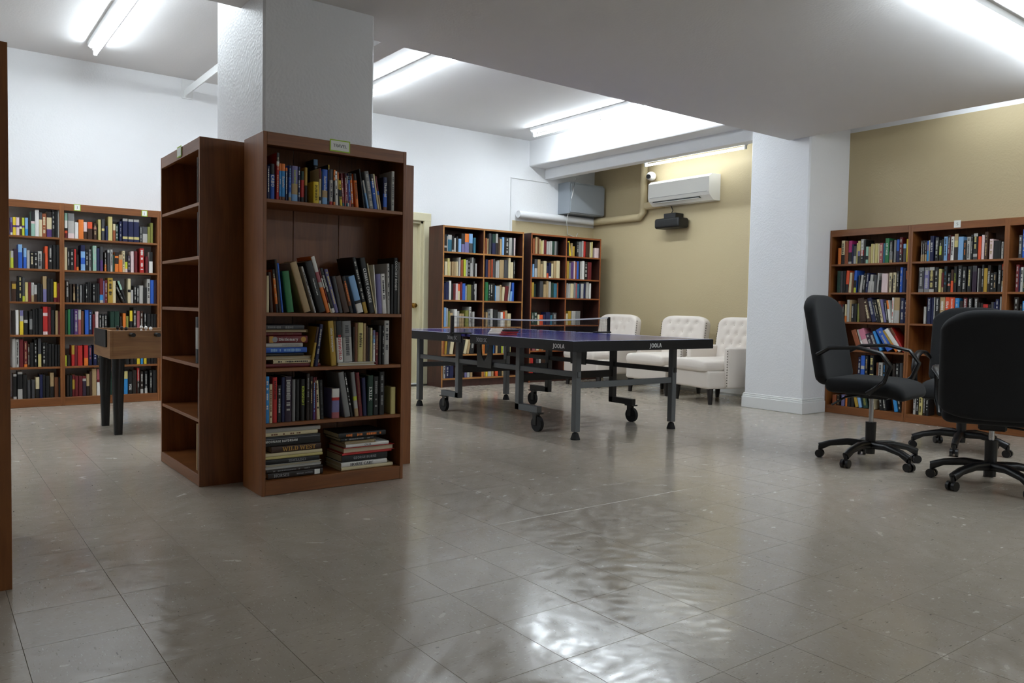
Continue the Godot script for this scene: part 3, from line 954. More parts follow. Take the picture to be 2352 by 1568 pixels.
func ping_pong() -> void:
	var o := thing("ping_pong_table", "blue ping pong table on a grey wheeled frame", "table", Vector3(2.71, 0, -3.62))
	var H := 0.752
	for s in [-1.0, 1.0]:
		var z0: float = s * 0.012
		var z1: float = s * 1.37
		var t := put("table_top", slab(Vector3(-0.762, H - 0.022, z0), Vector3(0.762, H, z1), 0.001), M.blue_top, o)
		var ln := MB.new()
		ln.span(Vector3(-0.762, H, z0), Vector3(-0.742, H + 0.0006, z1))
		ln.span(Vector3(0.742, H, z0), Vector3(0.762, H + 0.0006, z1))
		ln.span(Vector3(-0.742, H, z1 - s * 0.02), Vector3(0.742, H + 0.0006, z1))
		put("line", ln, M.white_line, t)
		var ap := MB.new()
		for x in [-0.766, 0.758]:
			ap.span(Vector3(x, H - 0.076, s * 0.07), Vector3(x + 0.008, H - 0.002, z1))
		ap.span(Vector3(-0.766, H - 0.076, z1), Vector3(0.766, H - 0.002, z1 + s * 0.008))
		put("apron", ap, M.black, o)
		for x in [-0.53, 0.53]:
			var lg := MB.new()
			lg.box(Vector3(x, (H + 0.02) * 0.5, s * 1.155), Vector3(0.05, H - 0.1, 0.05), 0.003)
			var leg := put("leg", lg, M.steel, o)
			var ft := MB.new()
			ft.X.origin = Vector3(x, 0, s * 1.155)
			ft.lathe([Vector2(0, 0), Vector2(0.036, 0), Vector2(0.036, 0.008), Vector2(0.022, 0.05), Vector2(0.0, 0.06)], 16)
			put("foot", ft, M.rubber, leg)
			put("side_rail", slab(Vector3(x - 0.015, 0.47, s * 0.06), Vector3(x + 0.015, 0.51, s * 1.19), 0.002), M.steel if x < 0 else M.steel_dark, o)
			var ps := MB.new()
			ps.span(Vector3(x - 0.025, 0.15, s * 0.43), Vector3(x + 0.025, H - 0.03, s * 0.48), 0.002)
			ps.span(Vector3(x - 0.025, 0.15, s * 0.43), Vector3(x + 0.025, 0.2, s * 0.72), 0.002)
			put("wheel_post", ps, M.steel if x < 0 else M.steel_dark, o)
			var wh := MB.new()
			wh.cyl(Vector3(x - 0.016, 0.062, s * 0.7), Vector3(x + 0.016, 0.062, s * 0.7), 0.062, 24)
			var wheel := put("wheel", wh, M.rubber, o)
			var fk := MB.new()
			for e in [-0.022, 0.018]:
				fk.span(Vector3(x + e, 0.05, s * 0.66), Vector3(x + e + 0.004, 0.15, s * 0.705), 0.001)
			fk.span(Vector3(x - 0.03, 0.14, s * 0.64), Vector3(x + 0.03, 0.15, s * 0.74), 0.001)
			put("fork", fk, M.steel_dark, wheel)
		put("cross_rail", slab(Vector3(-0.51, 0.385, s * 1.14), Vector3(0.51, 0.43, s * 1.17), 0.002), M.steel, o)
		put("cross_rail", slab(Vector3(-0.51, 0.38, s * 0.44), Vector3(0.51, 0.44, s * 0.47), 0.002), M.steel_dark, o)
		write("model_lettering", "3000 SC", 0.032, 0.17, Vector3(-0.767, H - 0.04, 0.24 if s > 0 else -0.21), Vector3(0, 0, 1), Vector3(-1, 0, 0), M.print_grey, o, false, false)
	for x in [-0.55, 0.53]:
		var poly := PackedVector2Array([Vector2(-0.12, 0.7), Vector2(-0.07, 0.7), Vector2(-0.045, 0.57), Vector2(0, 0.51), Vector2(0.045, 0.57), Vector2(0.07, 0.7), Vector2(0.12, 0.7), Vector2(0.105, 0.46), Vector2(-0.105, 0.46)])
		var br := MB.new()
		br.X = Transform3D(Basis(Vector3.UP, PI / 2), Vector3(x - 0.02, 0, 0))
		br.prism(poly, 0.012)
		put("fold_bracket", br, M.steel_dark, o)
	write("brand_lettering", "JOOLA", 0.04, 0.2, Vector3(-0.767, H - 0.042, 1.22), Vector3(0, 0, 1), Vector3(-1, 0, 0), M.print_white, o)
	write("brand_lettering", "JOOLA", 0.04, 0.2, Vector3(0.08, H - 0.042, 1.379), Vector3(1, 0, 0), Vector3(0, 0, 1), M.print_white, o)
	var net := thing("table_net", "black ping pong net with a white tape across the table", "net", Vector3(2.71, H, -3.62))
	for s in [-1.0, 1.0]:
		put("post", slab(Vector3(s * 0.9 - 0.012, -0.02, -0.014), Vector3(s * 0.9 + 0.012, 0.155, 0.014), 0.003), M.plastic, net)
		put("clamp", slab(Vector3(s * 0.72, 0.001, -0.03), Vector3(s * 0.912, 0.014, 0.03), 0.003), M.plastic, net)
	var path := []
	var threads := MB.new()
	for k in 31:
		var x := -0.89 + 1.78 * k / 30.0
		path.append(Vector3(x, 0.148 - 0.028 * (1.0 - pow(x / 0.89, 2)), 0))
	for k in 150:
		var x := -0.885 + 1.77 * k / 149.0
		threads.box(Vector3(x, 0.075 - 0.012 * (1.0 - pow(x / 0.89, 2)), 0), Vector3(0.0014, 0.128, 0.0014))
	for k in 12:
		threads.box(Vector3(0, 0.012 + k * 0.0105, 0), Vector3(1.77, 0.0014, 0.0014))
	var tp := MB.new()
	tp.sweep(path, [0.004], [0.018], Vector3.UP, 4)
	put("tape", tp, M.white_line, net)
	tag(put("mesh_threads", threads, M.black, net), "", "", "", "stuff")
	for k in 3:
		var y := H + 0.002 + k * 0.016
		var pd := thing("paddle", ["lowest", "middle", "topmost"][k] + " ping pong paddle of the pile by the net", "paddle", Vector3(2.02 + k * 0.015, y, -3.40), -0.55 + k * 0.12, "paddles piled by the net")
		var bl := MB.new()
		bl.cyl(Vector3(0.17, 0, 0), Vector3(0.17, 0.012, 0), 0.075, 24)
		put("blade", bl, flat(Color8(150, 28, 34), 0.6) if k < 2 else M.black, pd)
		put("handle", slab(Vector3(0.0, 0, -0.015), Vector3(0.11, 0.02, 0.015), 0.006), M.linen, pd)

func arm_chair() -> Node3D:
	var o := thing("armchair", "tufted cream armchair half hidden behind the table net", "armchair", Vector3(5.28, 0, -5.5), -PI / 2, "tufted cream armchairs")
	var b := MB.new()
	b.soft(Vector3(0, 0.26, 0.02), Vector3(0.64, 0.19, 0.66), 0.03, 4)
	put("base", b, M.linen, o)
	b = MB.new()
	b.soft(Vector3(0, 0.4, 0.06), Vector3(0.6, 0.12, 0.66), 0.05, 8, "cushion")
	put("seat_cushion", b, M.linen, o)
	for s in [-1.0, 1.0]:
		b = MB.new()
		b.soft(Vector3(s * 0.325, 0.385, -0.1), Vector3(0.085, 0.43, 0.46), 0.025, 4)
		put("arm", b, M.linen, o)
		for z in [0.29, -0.27]:
			b = MB.new()
			b.sweep([Vector3(s * 0.29, 0, z), Vector3(s * 0.28, 0.18, z)], [0.042, 0.07], [0.042, 0.07], Vector3(0, 0, 1), 4)
			put("leg", b, M.dark_leg, o)
	var tufts := []
	for row in 4:
		for k in (4 if row % 2 == 0 else 3):
			tufts.append(Vector2((k - (1.5 if row % 2 == 0 else 1.0)) * 0.14, 0.84 - row * 0.105))
	b = MB.new()
	b.X = Transform3D(Basis(Vector3.RIGHT, -0.14), Vector3(0, 0, -0.2))
	b.tufts = tufts
	b.soft(Vector3(0, 0.6, -0.03), Vector3(0.7, 0.66, 0.13), 0.05, 26, "tufted")
	var back := put("back", b, M.linen, o)
	for q in tufts:
		var bt := MB.new()
		bt.X = b.X * Transform3D(Basis(Vector3.RIGHT, PI / 2), Vector3(q.x, q.y, 0.012))
		bt.lathe([Vector2(0.011, 0), Vector2(0.009, 0.006), Vector2(0, 0.009)], 8)
		put("button", bt, M.linen, back)
	var nl := MB.new()
	for s in [-1.0, 1.0]:
		for k in 18:
			nl.X = b.X
			nl.box(Vector3(s * 0.349, 0.35 + k * 0.029, 0.012), Vector3(0.012, 0.013, 0.013), 0.004)
		for k in 14:
			nl.X = Transform3D.IDENTITY
			nl.box(Vector3(s * 0.35, 0.2 + k * 0.028, 0.13), Vector3(0.012, 0.012, 0.012), 0.004)
	tag(put("nailheads", nl, M.nail, o), "", "", "", "stuff")
	return o

func office_chair(label: String, at: Vector3, turn: float, seat: float, spin: float) -> void:
	var o := thing("office_chair", label, "chair", at, turn, "black swivel office chairs")
	for k in 5:
		var a := TAU * k / 5.0 + spin
		var d := Vector3(cos(a), 0, sin(a))
		var b := MB.new()
		b.sweep([d * 0.02 + Vector3(0, 0.12, 0), d * 0.14 + Vector3(0, 0.125, 0), d * 0.25 + Vector3(0, 0.105, 0), d * 0.315 + Vector3(0, 0.075, 0)], [0.06, 0.052, 0.045, 0.04], [0.05, 0.045, 0.04, 0.05], Vector3.UP, 8, 0.6)
		put("base_arm", b, M.plastic, o)
		b = MB.new()
		var side := Vector3(-d.z, 0, d.x)
		for s in [-1.0, 1.0]:
			b.cyl(d * 0.315 + side * s * 0.008 + Vector3(0, 0.027, 0), d * 0.315 + side * s * 0.026 + Vector3(0, 0.027, 0), 0.027, 14)
		b.cyl(d * 0.315 + Vector3(0, 0.02, 0), d * 0.315 + Vector3(0, 0.08, 0), 0.012, 8)
		put("caster", b, M.plastic, o)
	var b := MB.new()
	b.lathe([Vector2(0, 0.06), Vector2(0.03, 0.06), Vector2(0.034, 0.27), Vector2(0, 0.27)], 16)
	put("column_sleeve", b, M.plastic, o)
	b = MB.new()
	b.cyl(Vector3(0, 0.26, 0), Vector3(0, seat - 0.1, 0), 0.015, 14)
	put("gas_lift", b, M.chrome, o)
	b = MB.new()
	b.span(Vector3(-0.07, seat - 0.13, -0.15), Vector3(0.07, seat - 0.07, 0.12), 0.01)
	b.tube([Vector3(-0.06, seat - 0.11, -0.05), Vector3(-0.2, seat - 0.12, -0.1), Vector3(-0.27, seat - 0.17, -0.16)], 0.007)
	put("tilt_mechanism", b, M.plastic, o)
	b = MB.new()
	b.soft(Vector3(0, seat - 0.045, 0.02), Vector3(0.51, 0.1, 0.5), 0.05, 8, "seat")
	put("seat", b, M.fabric, o)
	b = MB.new()
	b.X = Transform3D(Basis(Vector3.RIGHT, -0.2), Vector3(0, seat - 0.06, -0.26))
	b.soft(Vector3(0, 0.31, 0), Vector3(0.54, 0.62, 0.08), 0.04, 12, "rest")
	put("backrest", b, M.fabric, o)
	for s in [-1.0, 1.0]:
		b = MB.new()
		var x: float = s * 0.29
		b.sweep([Vector3(s * 0.26, seat + 0.15, -0.27), Vector3(x, seat + 0.2, -0.18), Vector3(x, seat + 0.21, 0.0), Vector3(x, seat + 0.18, 0.14), Vector3(x, seat + 0.1, 0.2), Vector3(x, seat, 0.16), Vector3(s * 0.27, seat - 0.08, 0.06)], [0.03, 0.05, 0.055, 0.05, 0.045, 0.04, 0.04], [0.026], Vector3(0, 0.7, 0.7), 8)
		put("armrest", b, M.plastic, o)

func foosball() -> void:
	var o := thing("foosball_table", "small wooden foosball table with black tapered legs", "game table", Vector3(-0.66, 0, -4.95))
	var b := MB.new()
	b.span(Vector3(0.02, 0.56, 0.63), Vector3(1.2, 0.765, 0.65), 0.002)
	b.span(Vector3(0.02, 0.56, 0), Vector3(1.2, 0.765, 0.02), 0.002)
	b.span(Vector3(1.18, 0.56, 0.02), Vector3(1.2, 0.765, 0.63), 0.002)
	b.span(Vector3(0, 0.56, 0.0), Vector3(0.02, 0.765, 0.65), 0.002)
	b.span(Vector3(0.02, 0.6, 0.02), Vector3(1.18, 0.62, 0.63))
	put("cabinet", b, M.pine, o)
	put("goal_end", slab(Vector3(-0.012, 0.64, 0.1), Vector3(0.0, 0.768, 0.55), 0.002), M.black, o)
	for x in [0.03, 1.12]:
		for z in [0.05, 0.55]:
			b = MB.new()
			b.sweep([Vector3(x + 0.035, 0, z + 0.03), Vector3(x + 0.035, 0.56, z + 0.03)], [0.07, 0.11], [0.07, 0.11], Vector3.RIGHT, 4)
			put("leg", b, M.black_gloss, o)
	for k in 6:
		var x := 0.14 + k * 0.17
		b = MB.new()
		b.cyl(Vector3(x, 0.735, -0.1), Vector3(x, 0.735, 0.7), 0.006, 8)
		var rod := put("rod", b, M.chrome, o)
		b = MB.new()
		b.cyl(Vector3(x, 0.735, 0.652), Vector3(x, 0.735, 0.74), 0.015, 12)
		put("handle", b, M.black, rod)
		for m in 3:
			b = MB.new()
			b.X.origin = Vector3(x, 0.69, 0.16 + m * 0.16)
			b.lathe([Vector2(0, 0), Vector2(0.012, 0), Vector2(0.014, 0.05), Vector2(0.006, 0.068), Vector2(0.013, 0.08), Vector2(0.01, 0.094), Vector2(0, 0.098)], 10)
			put("player", b, M.print_white if k % 2 == 1 else M.black, rod)

func wall_things() -> void:
	var X := EAST
	var o := thing("air_conditioner", "white split air conditioner on the beige alcove wall", "air conditioner", Vector3(X, 2.34, -5.33))
	var b := MB.new()
	b.prism(PackedVector2Array([Vector2(0, 0), Vector2(-0.12, 0), Vector2(-0.2, 0.06), Vector2(-0.215, 0.1), Vector2(-0.215, 0.28), Vector2(-0.17, 0.315), Vector2(0, 0.325)]), 1.0)
	put("body", b, M.device, o)
	put("vent_slot", slab(Vector3(-0.19, 0.035, 0.06), Vector3(-0.13, 0.06, 0.84)), M.black, o)
	put("louver", slab(Vector3(-0.2, 0.03, 0.07), Vector3(-0.15, 0.038, 0.83), 0.002), M.trim, o)
	put("seam", slab(Vector3(-0.217, 0.098, 0.03), Vector3(-0.21, 0.102, 0.97)), M.print_grey, o)
	o = thing("electrical_cabinet", "grey metal electrical cabinet high in the corner", "cabinet", Vector3(5.44, 2.3, -6.6))
	put("box", slab(Vector3(0, 0, 0), Vector3(0.64, 0.43, 0.25), 0.004), M.cabinet, o)
	put("door", slab(Vector3(0.012, 0.012, 0.25), Vector3(0.645, 0.405, 0.266), 0.004), M.cabinet, o)
	o = thing("speaker", "black box hung on the beige wall under the air conditioner", "speaker", Vector3(X, 2.03, -5.2))
	b = MB.new()
	b.soft(Vector3(-0.12, 0.07, 0.2), Vector3(0.2, 0.13, 0.42), 0.03, 3)
	put("body", b, M.black, o)
	put("bracket", slab(Vector3(-0.16, 0.13, 0.1), Vector3(0, 0.2, 0.3), 0.006), M.plastic, o)
	o = thing("dome_camera", "white dome security camera on the beige wall", "camera", Vector3(X - 0.02, 2.76, -5.42))
	b = MB.new()
	b.soft(Vector3(-0.05, 0, 0), Vector3(0.13, 0.12, 0.12), 0.058, 4)
	put("housing", b, M.device, o)
	b = MB.new()
	b.cyl(Vector3(-0.1, -0.01, 0.01), Vector3(-0.123, -0.013, 0.014), 0.03, 16)
	put("lens", b, M.black_gloss, o)
	b = MB.new()
	b.sweep([Vector3(4.69, 2.235, -6.53), Vector3(X - 0.06, 2.235, -6.53)], [0.1], [0.1], Vector3.UP, 10)
	tag(put("pipe_cover", b, M.white), "white pipe cover along the north wall below the cabinet", "pipe")
	b = MB.new()
	b.sweep([Vector3(X - 0.06, 2.235, -6.5), Vector3(X - 0.06, 2.235, -5.62), Vector3(X - 0.06, 2.29, -5.56), Vector3(X - 0.06, 2.96, -5.56)], [0.1], [0.1], Vector3(1, 0.1, 0), 10)
	tag(put("pipe_cover", b, M.beige), "beige pipe cover that turns up the alcove wall", "pipe")
	tag(put("pipe_cover", slab(Vector3(X - 0.09, 2.33, -5.56), Vector3(X, 2.42, -5.2), 0.015), M.beige), "short beige duct running into the air conditioner", "pipe")
	b = MB.new()
	b.tube([Vector3(5.5, 2.78, -6.3), Vector3(5.46, 2.6, -6.3), Vector3(5.48, 2.2, -6.45), Vector3(5.62, 2.03, -6.58), Vector3(5.78, 2.0, -6.59), Vector3(5.82, 2.06, -6.595)], 0.005, 6)
	tag(put("cable", b, M.trim), "thin white cable looping below the electrical cabinet", "cable")
	b = MB.new()
	b.tube([Vector3(4.61, 2.0, -6.595), Vector3(4.61, 2.72, -6.595), Vector3(5.25, 2.72, -6.595)], 0.008, 6)
	tag(put("conduit", b, M.trim), "thin white conduit on the north wall beside the cabinet", "conduit")
	b = MB.new()
	b.tube([Vector3(X - 0.12, 2.2, -5.02), Vector3(X - 0.03, 2.28, -5.06), Vector3(X - 0.03, 2.36, -5.1)], 0.006, 6)
	tag(put("cable", b, M.cord_dark), "short black cable between the speaker and air conditioner", "cable")
	o = thing("ceiling_strut", "white strut and wall plate under the high ceiling", "strut", Vector3(0.41, 3.05, WALL_N))
	put("plate", slab(Vector3(0, 0, 0), Vector3(0.107, 0.19, 0.012), 0.002), M.trim, o)
	put("bar", slab(Vector3(0.02, 0.015, 0.01), Vector3(0.035, 0.09, 3.4), 0.002), M.trim, o)

const CAM := Vector3(-1.74311, 0.98463, 1.9405)
const CAM_TURN := Vector3(-0.04345, -0.64471, 0.01825)
const TUBE_GLOW := 13.0
const TUBE_LIGHT := 0.22

func _ready() -> void:
	var cam := Camera3D.new()
	cam.name = "camera"
	add_child(cam)
	cam.position = CAM
	cam.rotation = CAM_TURN
	cam.fov = 2.0 * rad_to_deg(atan(784.0 / 1808.08))
	cam.current = true
	var env := Environment.new()
	env.background_mode = Environment.BG_COLOR
	env.background_color = Color.BLACK
	env.tonemap_mode = Environment.TONE_MAPPER_LINEAR
	env.tonemap_exposure = 4.3
	env.sdfgi_enabled = true
	env.ssao_enabled = true
	env.ssil_enabled = true
	var we := WorldEnvironment.new()
	we.environment = env
	add_child(we)
	make_materials()
	palette()
	build_lamps()
	build_floor()
	build_shell()
	fill_shelves()
	ping_pong()
	var a := arm_chair()
	another(a, Vector3(5.38, 0, -4.47), -PI / 2, "tufted cream armchair in the middle of the row of three")
	another(a, Vector3(5.22, 0, -3.6), -PI / 2 - 0.22, "tufted cream armchair next to the white column")
	office_chair("black office chair in profile in front of the column", Vector3(3.28, 0, -0.77), 0.18, 0.56, 0.77)
	office_chair("black office chair partly hidden beside the S bookcase", Vector3(4.32, 0, -0.65), -1.3, 0.5, 0.3)
	office_chair("large black office chair with its back to the open floor", Vector3(3.19, 0, 0.0), 1.96, 0.47, 0.3)
	foosball()
	wall_things()

var BOOKS := [
	["B", 1, "28:14:165:B::w,45:22:178:k3b7::::CABO,75:14:237:g2w1r8:2:c,90:11:185:o2i7u1::::Jerusalem,101:21:185:o2i7u1::::Ecuador,123:11:167:o1B9::w,140:14:181:B3b4l1t1::l,156:33:181:v5t3l2::::East_Africa,190:11:180:B::w,214:19:163:N3r6k2:::25,238:15:186:Y5K5:::30,273:31:114:y::::DUMMIES,~305:10:186:R3c5k1w1,~315:6:171:k,322:30:183:b6t2l2::::Australia,333:24:256:l1k7:::140:Hawaii,~362:9:214:Y4k5l1::w:20,364:18:188:g3s6r1::g,~385:11:187:o3g4k2o1::k,397:17:180:w:-8:k,~414:8:177:o2Y3k5:-8,~423:15:135:y3k2y3:-10:k,~438:11:173:R2q7T1:-13:f,~450:8:174:q,~460:10:178:k2q7T1:-13:w,~470:7:164:s2P5w1:-11,~478:11:178:k2b6q2:-13:l,~490:12:180:k2o7u1:-13:w,515:18:180:k2o8:-17:::BUENOS_AIRES,~561:9:208:k:-31,~583:11:149:s4l5:-32,596:26:200:G:-33:s,625:21:189:k2b8:-29:w,~647:10:191:c:-33,~659:11:181:R4b1t4:-33,679:25:182:B5b4u1::::Thailand,730:18:220:s::g"],
	["B", 2, "26:15:186:c:1,47:17:204:U:-14,78:13:218:k2o6k2:-22:c,92:14:270:K:-26,107:10:252:b:-27,137:36:211:n:-29,228:37:256:t:-79,284:10:239:s:-75:k,309:40:264:k:-81:::The_House_I_Love,353:21:293:w3q2s1o5:-91,~375:7:235:R2w2R3c2:-72,383:19:233:k9w1:-73:::AFGHANISTAN,403:19:230:v:-66:x,425:21:195:g:-44,449:37:194:U:-54,488:20:196:k2u6k2:-50:o,531:37:198:l8k1w3:-56,573:22:301:k8Y2:-78:s,603:33:300:k:-63:::CLIMATE_CHANGE,~637:7:273:c:-53,~644:6:269:w:-22,656:26:219:v:-15,683:26:221:w:-15:k,712:17:279:s:-6:k,732:18:277:k,751:27:314:k::::COUNTRY_ROADS,779:13:291:s,793:16:291:w"],
	["B", 3, "264:14:209:U4Y6:34,285:20:222:B:30:s,381:31:240:Y:-21:::Alan_Greenspan,417:33:240:k4w6:-14:::BUSHWORLD,453:52:240:G4s6:-14:g,~507:8:210:K,516:18:232:u,535:32:233:x::::Bubbles,567:16:230:t,584:11:215:U,595:12:206:K,609:13:204:c2x7,626:14:191:v2l3w7::G,642:16:180:R::t,660:20:217:k,683:12:217:k::s,696:31:245:s::g"],
	["B", 4, "24:21:239:i::w,45:16:199:c::u,62:24:233:r::::BRAINSTORM,87:21:192:k::s,109:17:232:B,126:37:235:D::s,166:17:218:G,189:22:217:k:::8,212:23:218:k::::KINDSIGHT,243:19:246:K::G,263:16:230:K::t,280:13:225:R3P7::l,~293:7:225:R,301:19:207:c:-12:k,322:20:210:k:-10:g,386:44:160:w3r1v4q2,462:34:245:G:-42,497:14:242:k:-45:w,522:23:244:G6e1s2t2:-28,546:23:241:R:-24:u,572:22:212:B:-12,597:34:223:N::::EXILE,632:32:216:k::G,668:33:241:k::G,740:31:152:x"],
	["D1", 1, "~34:37:203:k6s1k2,~72:10:184:s,~86:53:201:s2T5,~142:29:189:k7s1,~175:24:167:s,~210:22:188:k,~238:41:163:l,~283:45:230:K5v4,330:60:231:o4v5,~393:53:235:l4g4,~462:32:190:T,~635:25:198:j,~664:18:194:t,~694:35:259:g,740:54:256:N4B5,~798:33:263:s4K5,~833:23:218:U,~860:32:201:t,~894:33:225:l,~931:21:224:K,~954:44:227:k::s,~1005:26:226:s,~1034:18:228:s,~1055:28:226:g,~1087:20:228:f"],
	["D1", 2, "~43:40:167:c,~87:30:208:x,~118:11:170:c,~153:20:172:t,~178:34:168:t,~215:22:175:c,~251:23:226:s,~280:31:197:j,~321:30:208:e,~354:23:201:s,~380:30:214:k::s,~420:24:167:s,~446:15:236:s,~464:24:225:k,~490:25:164:s,~642:37:222:B,~683:34:217:j,~719:18:225:u,~739:15:229:O,~757:32:234:g,~804:24:204:s,~830:29:218:s,862:68:227:t,~937:60:231:g,~1001:33:259:c,~1036:45:207:c,~1085:20:231:k::s"],
	["D1", 3, "~41:23:202:B,~66:43:215:B,~113:29:231:w,~145:26:193:k,~174:31:194:R,~207:32:201:f,~240:32:196:O3c4,~275:28:222:R,~304:45:205:b,~352:19:175:s,~376:58:192:z,~439:25:190:k,~467:21:234:k::s,~489:27:207:s,~644:47:234:n,~697:25:211:N::s,~725:34:218:k::s,~761:32:219:k,~795:12:195:i,~808:62:187:s,~873:28:204:t,~904:39:180:c:12,~946:50:188:R:20,~998:24:241:s:26,~1026:34:126:l:13,~1062:35:239:b"],
	["D1", 4, "~44:31:231:l,~79:22:223:s,~105:23:189:z,~130:41:168:t,~193:40:212:w,~236:29:191:s,~268:31:161:t,~303:32:161:t,~355:48:201:z,~407:32:245:s::k,~459:33:185:s,~629:30:160:U,~661:28:182:t,~694:35:192:G::k,~733:38:223:s,779:64:215:k,~847:40:189:G,~891:36:185:w,~929:30:190:O4w4,~963:35:204:t,~1002:52:168:c"],
	["D1", 5, "~30:27:178:j,~60:27:177:Y:12,~89:34:177:g:22,~128:49:176:c:22,~197:41:176:U:27,~289:39:175:k:33,~332:39:174:c:38,~376:38:174:t:33,~424:63:173:k:18:s,~630:24:136:o,~658:43:145:k,~751:38:135:i,~793:27:134:B,~825:29:134:t,~861:50:133:k,~915:23:124:e,~943:35:123:s,~983:28:123:l,~1026:36:122:x"],
	["D1", 6, "~45:31:152:s::k,~82:48:151:B::s,~135:57:149:B,~284:27:119:c,~315:33:109:K,~356:31:100:v,~392:39:100:s,~440:34:100:t,~603:39:100:o,~646:19:100:t,~670:32:100:y,~707:49:100:s,~761:34:100:t,~827:40:100:O,~874:42:100:k,~931:41:100:t,~978:51:100:c"],
	["D2", 1, "~54:34:199:j,~95:33:220:t,~130:24:216:u,~157:27:194:t,~186:25:173:x,~213:22:186:c,~238:42:189:R,~284:29:174:s,~316:26:173:s,~348:31:181:s,~383:35:180:N,~422:35:183:G,~460:19:185:k,~652:25:185:K,~685:32:198:y:-33,~719:22:178:t,~744:36:138:Y,~812:33:208:k::s,~849:59:205:G,~910:26:220:s,~940:40:216:r,~988:62:214:U,~1058:23:211:c,~1083:25:219:x,~1149:81:139:f"],
	["D2", 2, "~51:30:170:l,~88:45:236:g4s4,~137:46:235:t,~185:42:177:t,~241:46:220:c,~296:30:158:B5O3,~328:41:201:B9w1,~373:30:191:c,~410:45:228:t,~458:58:234:c,~645:38:240:Y,~686:30:218:G,~719:49:226:P,~772:23:246:f,~797:23:235:j,~823:35:246:b,~861:24:244:K,~887:30:246:s,~919:41:254:w,~964:54:244:k::s,~1025:67:241:R"],
	["D2", 3, "~43:37:192:Y,~83:31:173:N,~182:56:212:g,~242:49:170:t,~294:34:218:t,~330:41:211:s,~375:42:197:N,~421:54:190:T,~480:20:200:j,~644:21:200:s,~676:37:195:s,~717:59:197:c,~780:31:211:G,~813:27:206:q,~842:36:198:T,~880:21:196:B,~904:52:203:s,~959:31:204:B,~1005:50:225:s,~1063:29:211:w"],
	["D2", 4, "~49:38:165:N::s,~92:53:166:N::s,~151:32:134:c,~186:55:130:O,~247:42:135:B,~295:36:168:B,~334:34:168:B,~373:32:127:T,~409:69:160:g::s,~645:33:153:c,~683:53:187:Y,~746:74:187:s,~826:75:188:G"],
	["D2", 5, "~69:54:100:q,~141:45:100:c,~189:35:100:o,~228:35:100:t"],
	["D2", 6, "~30:61:227:r,~144:42:220:g,~190:31:219:s,~232:74:208:U"],
	["L1", 1, "~403:16:155:v2P4w1,~421:23:159:y4P1y4,~446:25:159:f4P1f4,~472:18:158:U4w1U3,~491:19:159:e4P1e4,~514:23:161:l5i3,~539:20:138:K,561:30:224:k4f1a5,592:30:239:w,623:24:219:g3c7,647:32:209:j::c,683:40:231:K3c6P4,725:23:244:k::s,~749:20:240:k,771:20:258:s"],
	["L1", 2, "~404:20:151:s2e3,426:33:171:D,460:31:212:l3b6,~492:6:181:B,~500:24:182:l4b5,~526:23:164:s,~551:31:153:k::c,~584:25:155:k::s,~612:30:160:s5G4::k,~643:22:145:K,~668:22:208:O,694:33:220:k::s,730:26:222:k,759:27:224:k"],
	["L1", 3, "411:31:180:U1Y2U5,~444:14:181:k,459:28:230:k::x,~490:18:221:g7e2,~510:23:174:x,~535:21:174:R,~558:22:172:s6t3,~581:22:153:s5U4,~605:21:167:k,~628:19:161:k,650:28:234:t4v4,681:25:215:k,707:24:213:k,~735:25:184:y7R2,~763:24:172:R"],
	["L1", 4, "~413:21:216:K,436:24:222:w,468:27:219:v2s2y5,499:30:214:k3s1k4,542:23:214:k3G4k2,~567:18:229:k,~588:19:230:k,612:33:236:k,648:37:255:r2f1r5f1,687:23:252:R,712:28:225:k,~747:22:220:t,~772:17:214:R"],
	["L1", 5, "410:24:258:s,436:24:252:s::k,464:29:252:R,499:25:234:R8o1::t,~528:14:209:U::s,546:27:221:k,578:21:248:k::s,607:25:260:g5x4,642:25:220:k::s,~669:14:219:k,~688:24:207:k,~715:22:207:k,~740:22:200:k,~766:21:200:k"],
	["L1", 6, "415:25:228:s1k8s1,448:37:247:s1k6s4,488:31:219:k,~523:22:169:g,~556:23:168:g,587:30:191:c5k4,~619:23:214:B,~643:19:213:k,666:31:200:k,702:29:229:t5k4,736:31:185:u,~769:17:184:k"],
	["L2", 1, "26:23:230:a3w3k1O1R2,52:52:230:G3s5f2,~108:29:151:w,140:40:180:o,~181:29:159:f5U4,213:40:162:O3U5,~264:26:155:U2q1U5::t,~303:22:193:x,~332:24:199:g4x1g4,~365:19:136:B,388:36:227:x,~429:21:160:c3j5,~451:23:158:N::s,~485:19:189:B::s,513:44:219:s1B6x1B1,563:45:217:s1B6x1B1,611:47:217:s1B6x1B1,~665:19:155:g::s,690:42:154:g4s5,~733:25:156:z,~760:23:196:z"],
	["L2", 2, "~22:23:207:c,~47:19:190:k::s,69:30:194:k::s,~101:16:195:r,~120:18:144:K7o2,156:36:237:B3l3b3l3,~194:27:193:k::s,~223:20:199:G::k,256:30:237:a::s,287:27:215:B,318:24:233:g5P4,~356:14:182:K5o3::s,~380:18:204:s1g7,~405:19:209:s::k,~425:16:161:N,444:32:187:K2o1K3o4,~478:31:164:t2o5,~511:21:203:c::k,~533:21:163:k4e3y1f2,~556:23:160:D::s,~583:27:203:f,~615:26:205:R,663:36:235:r::w,~715:24:160:R,747:32:204:k4w5"],
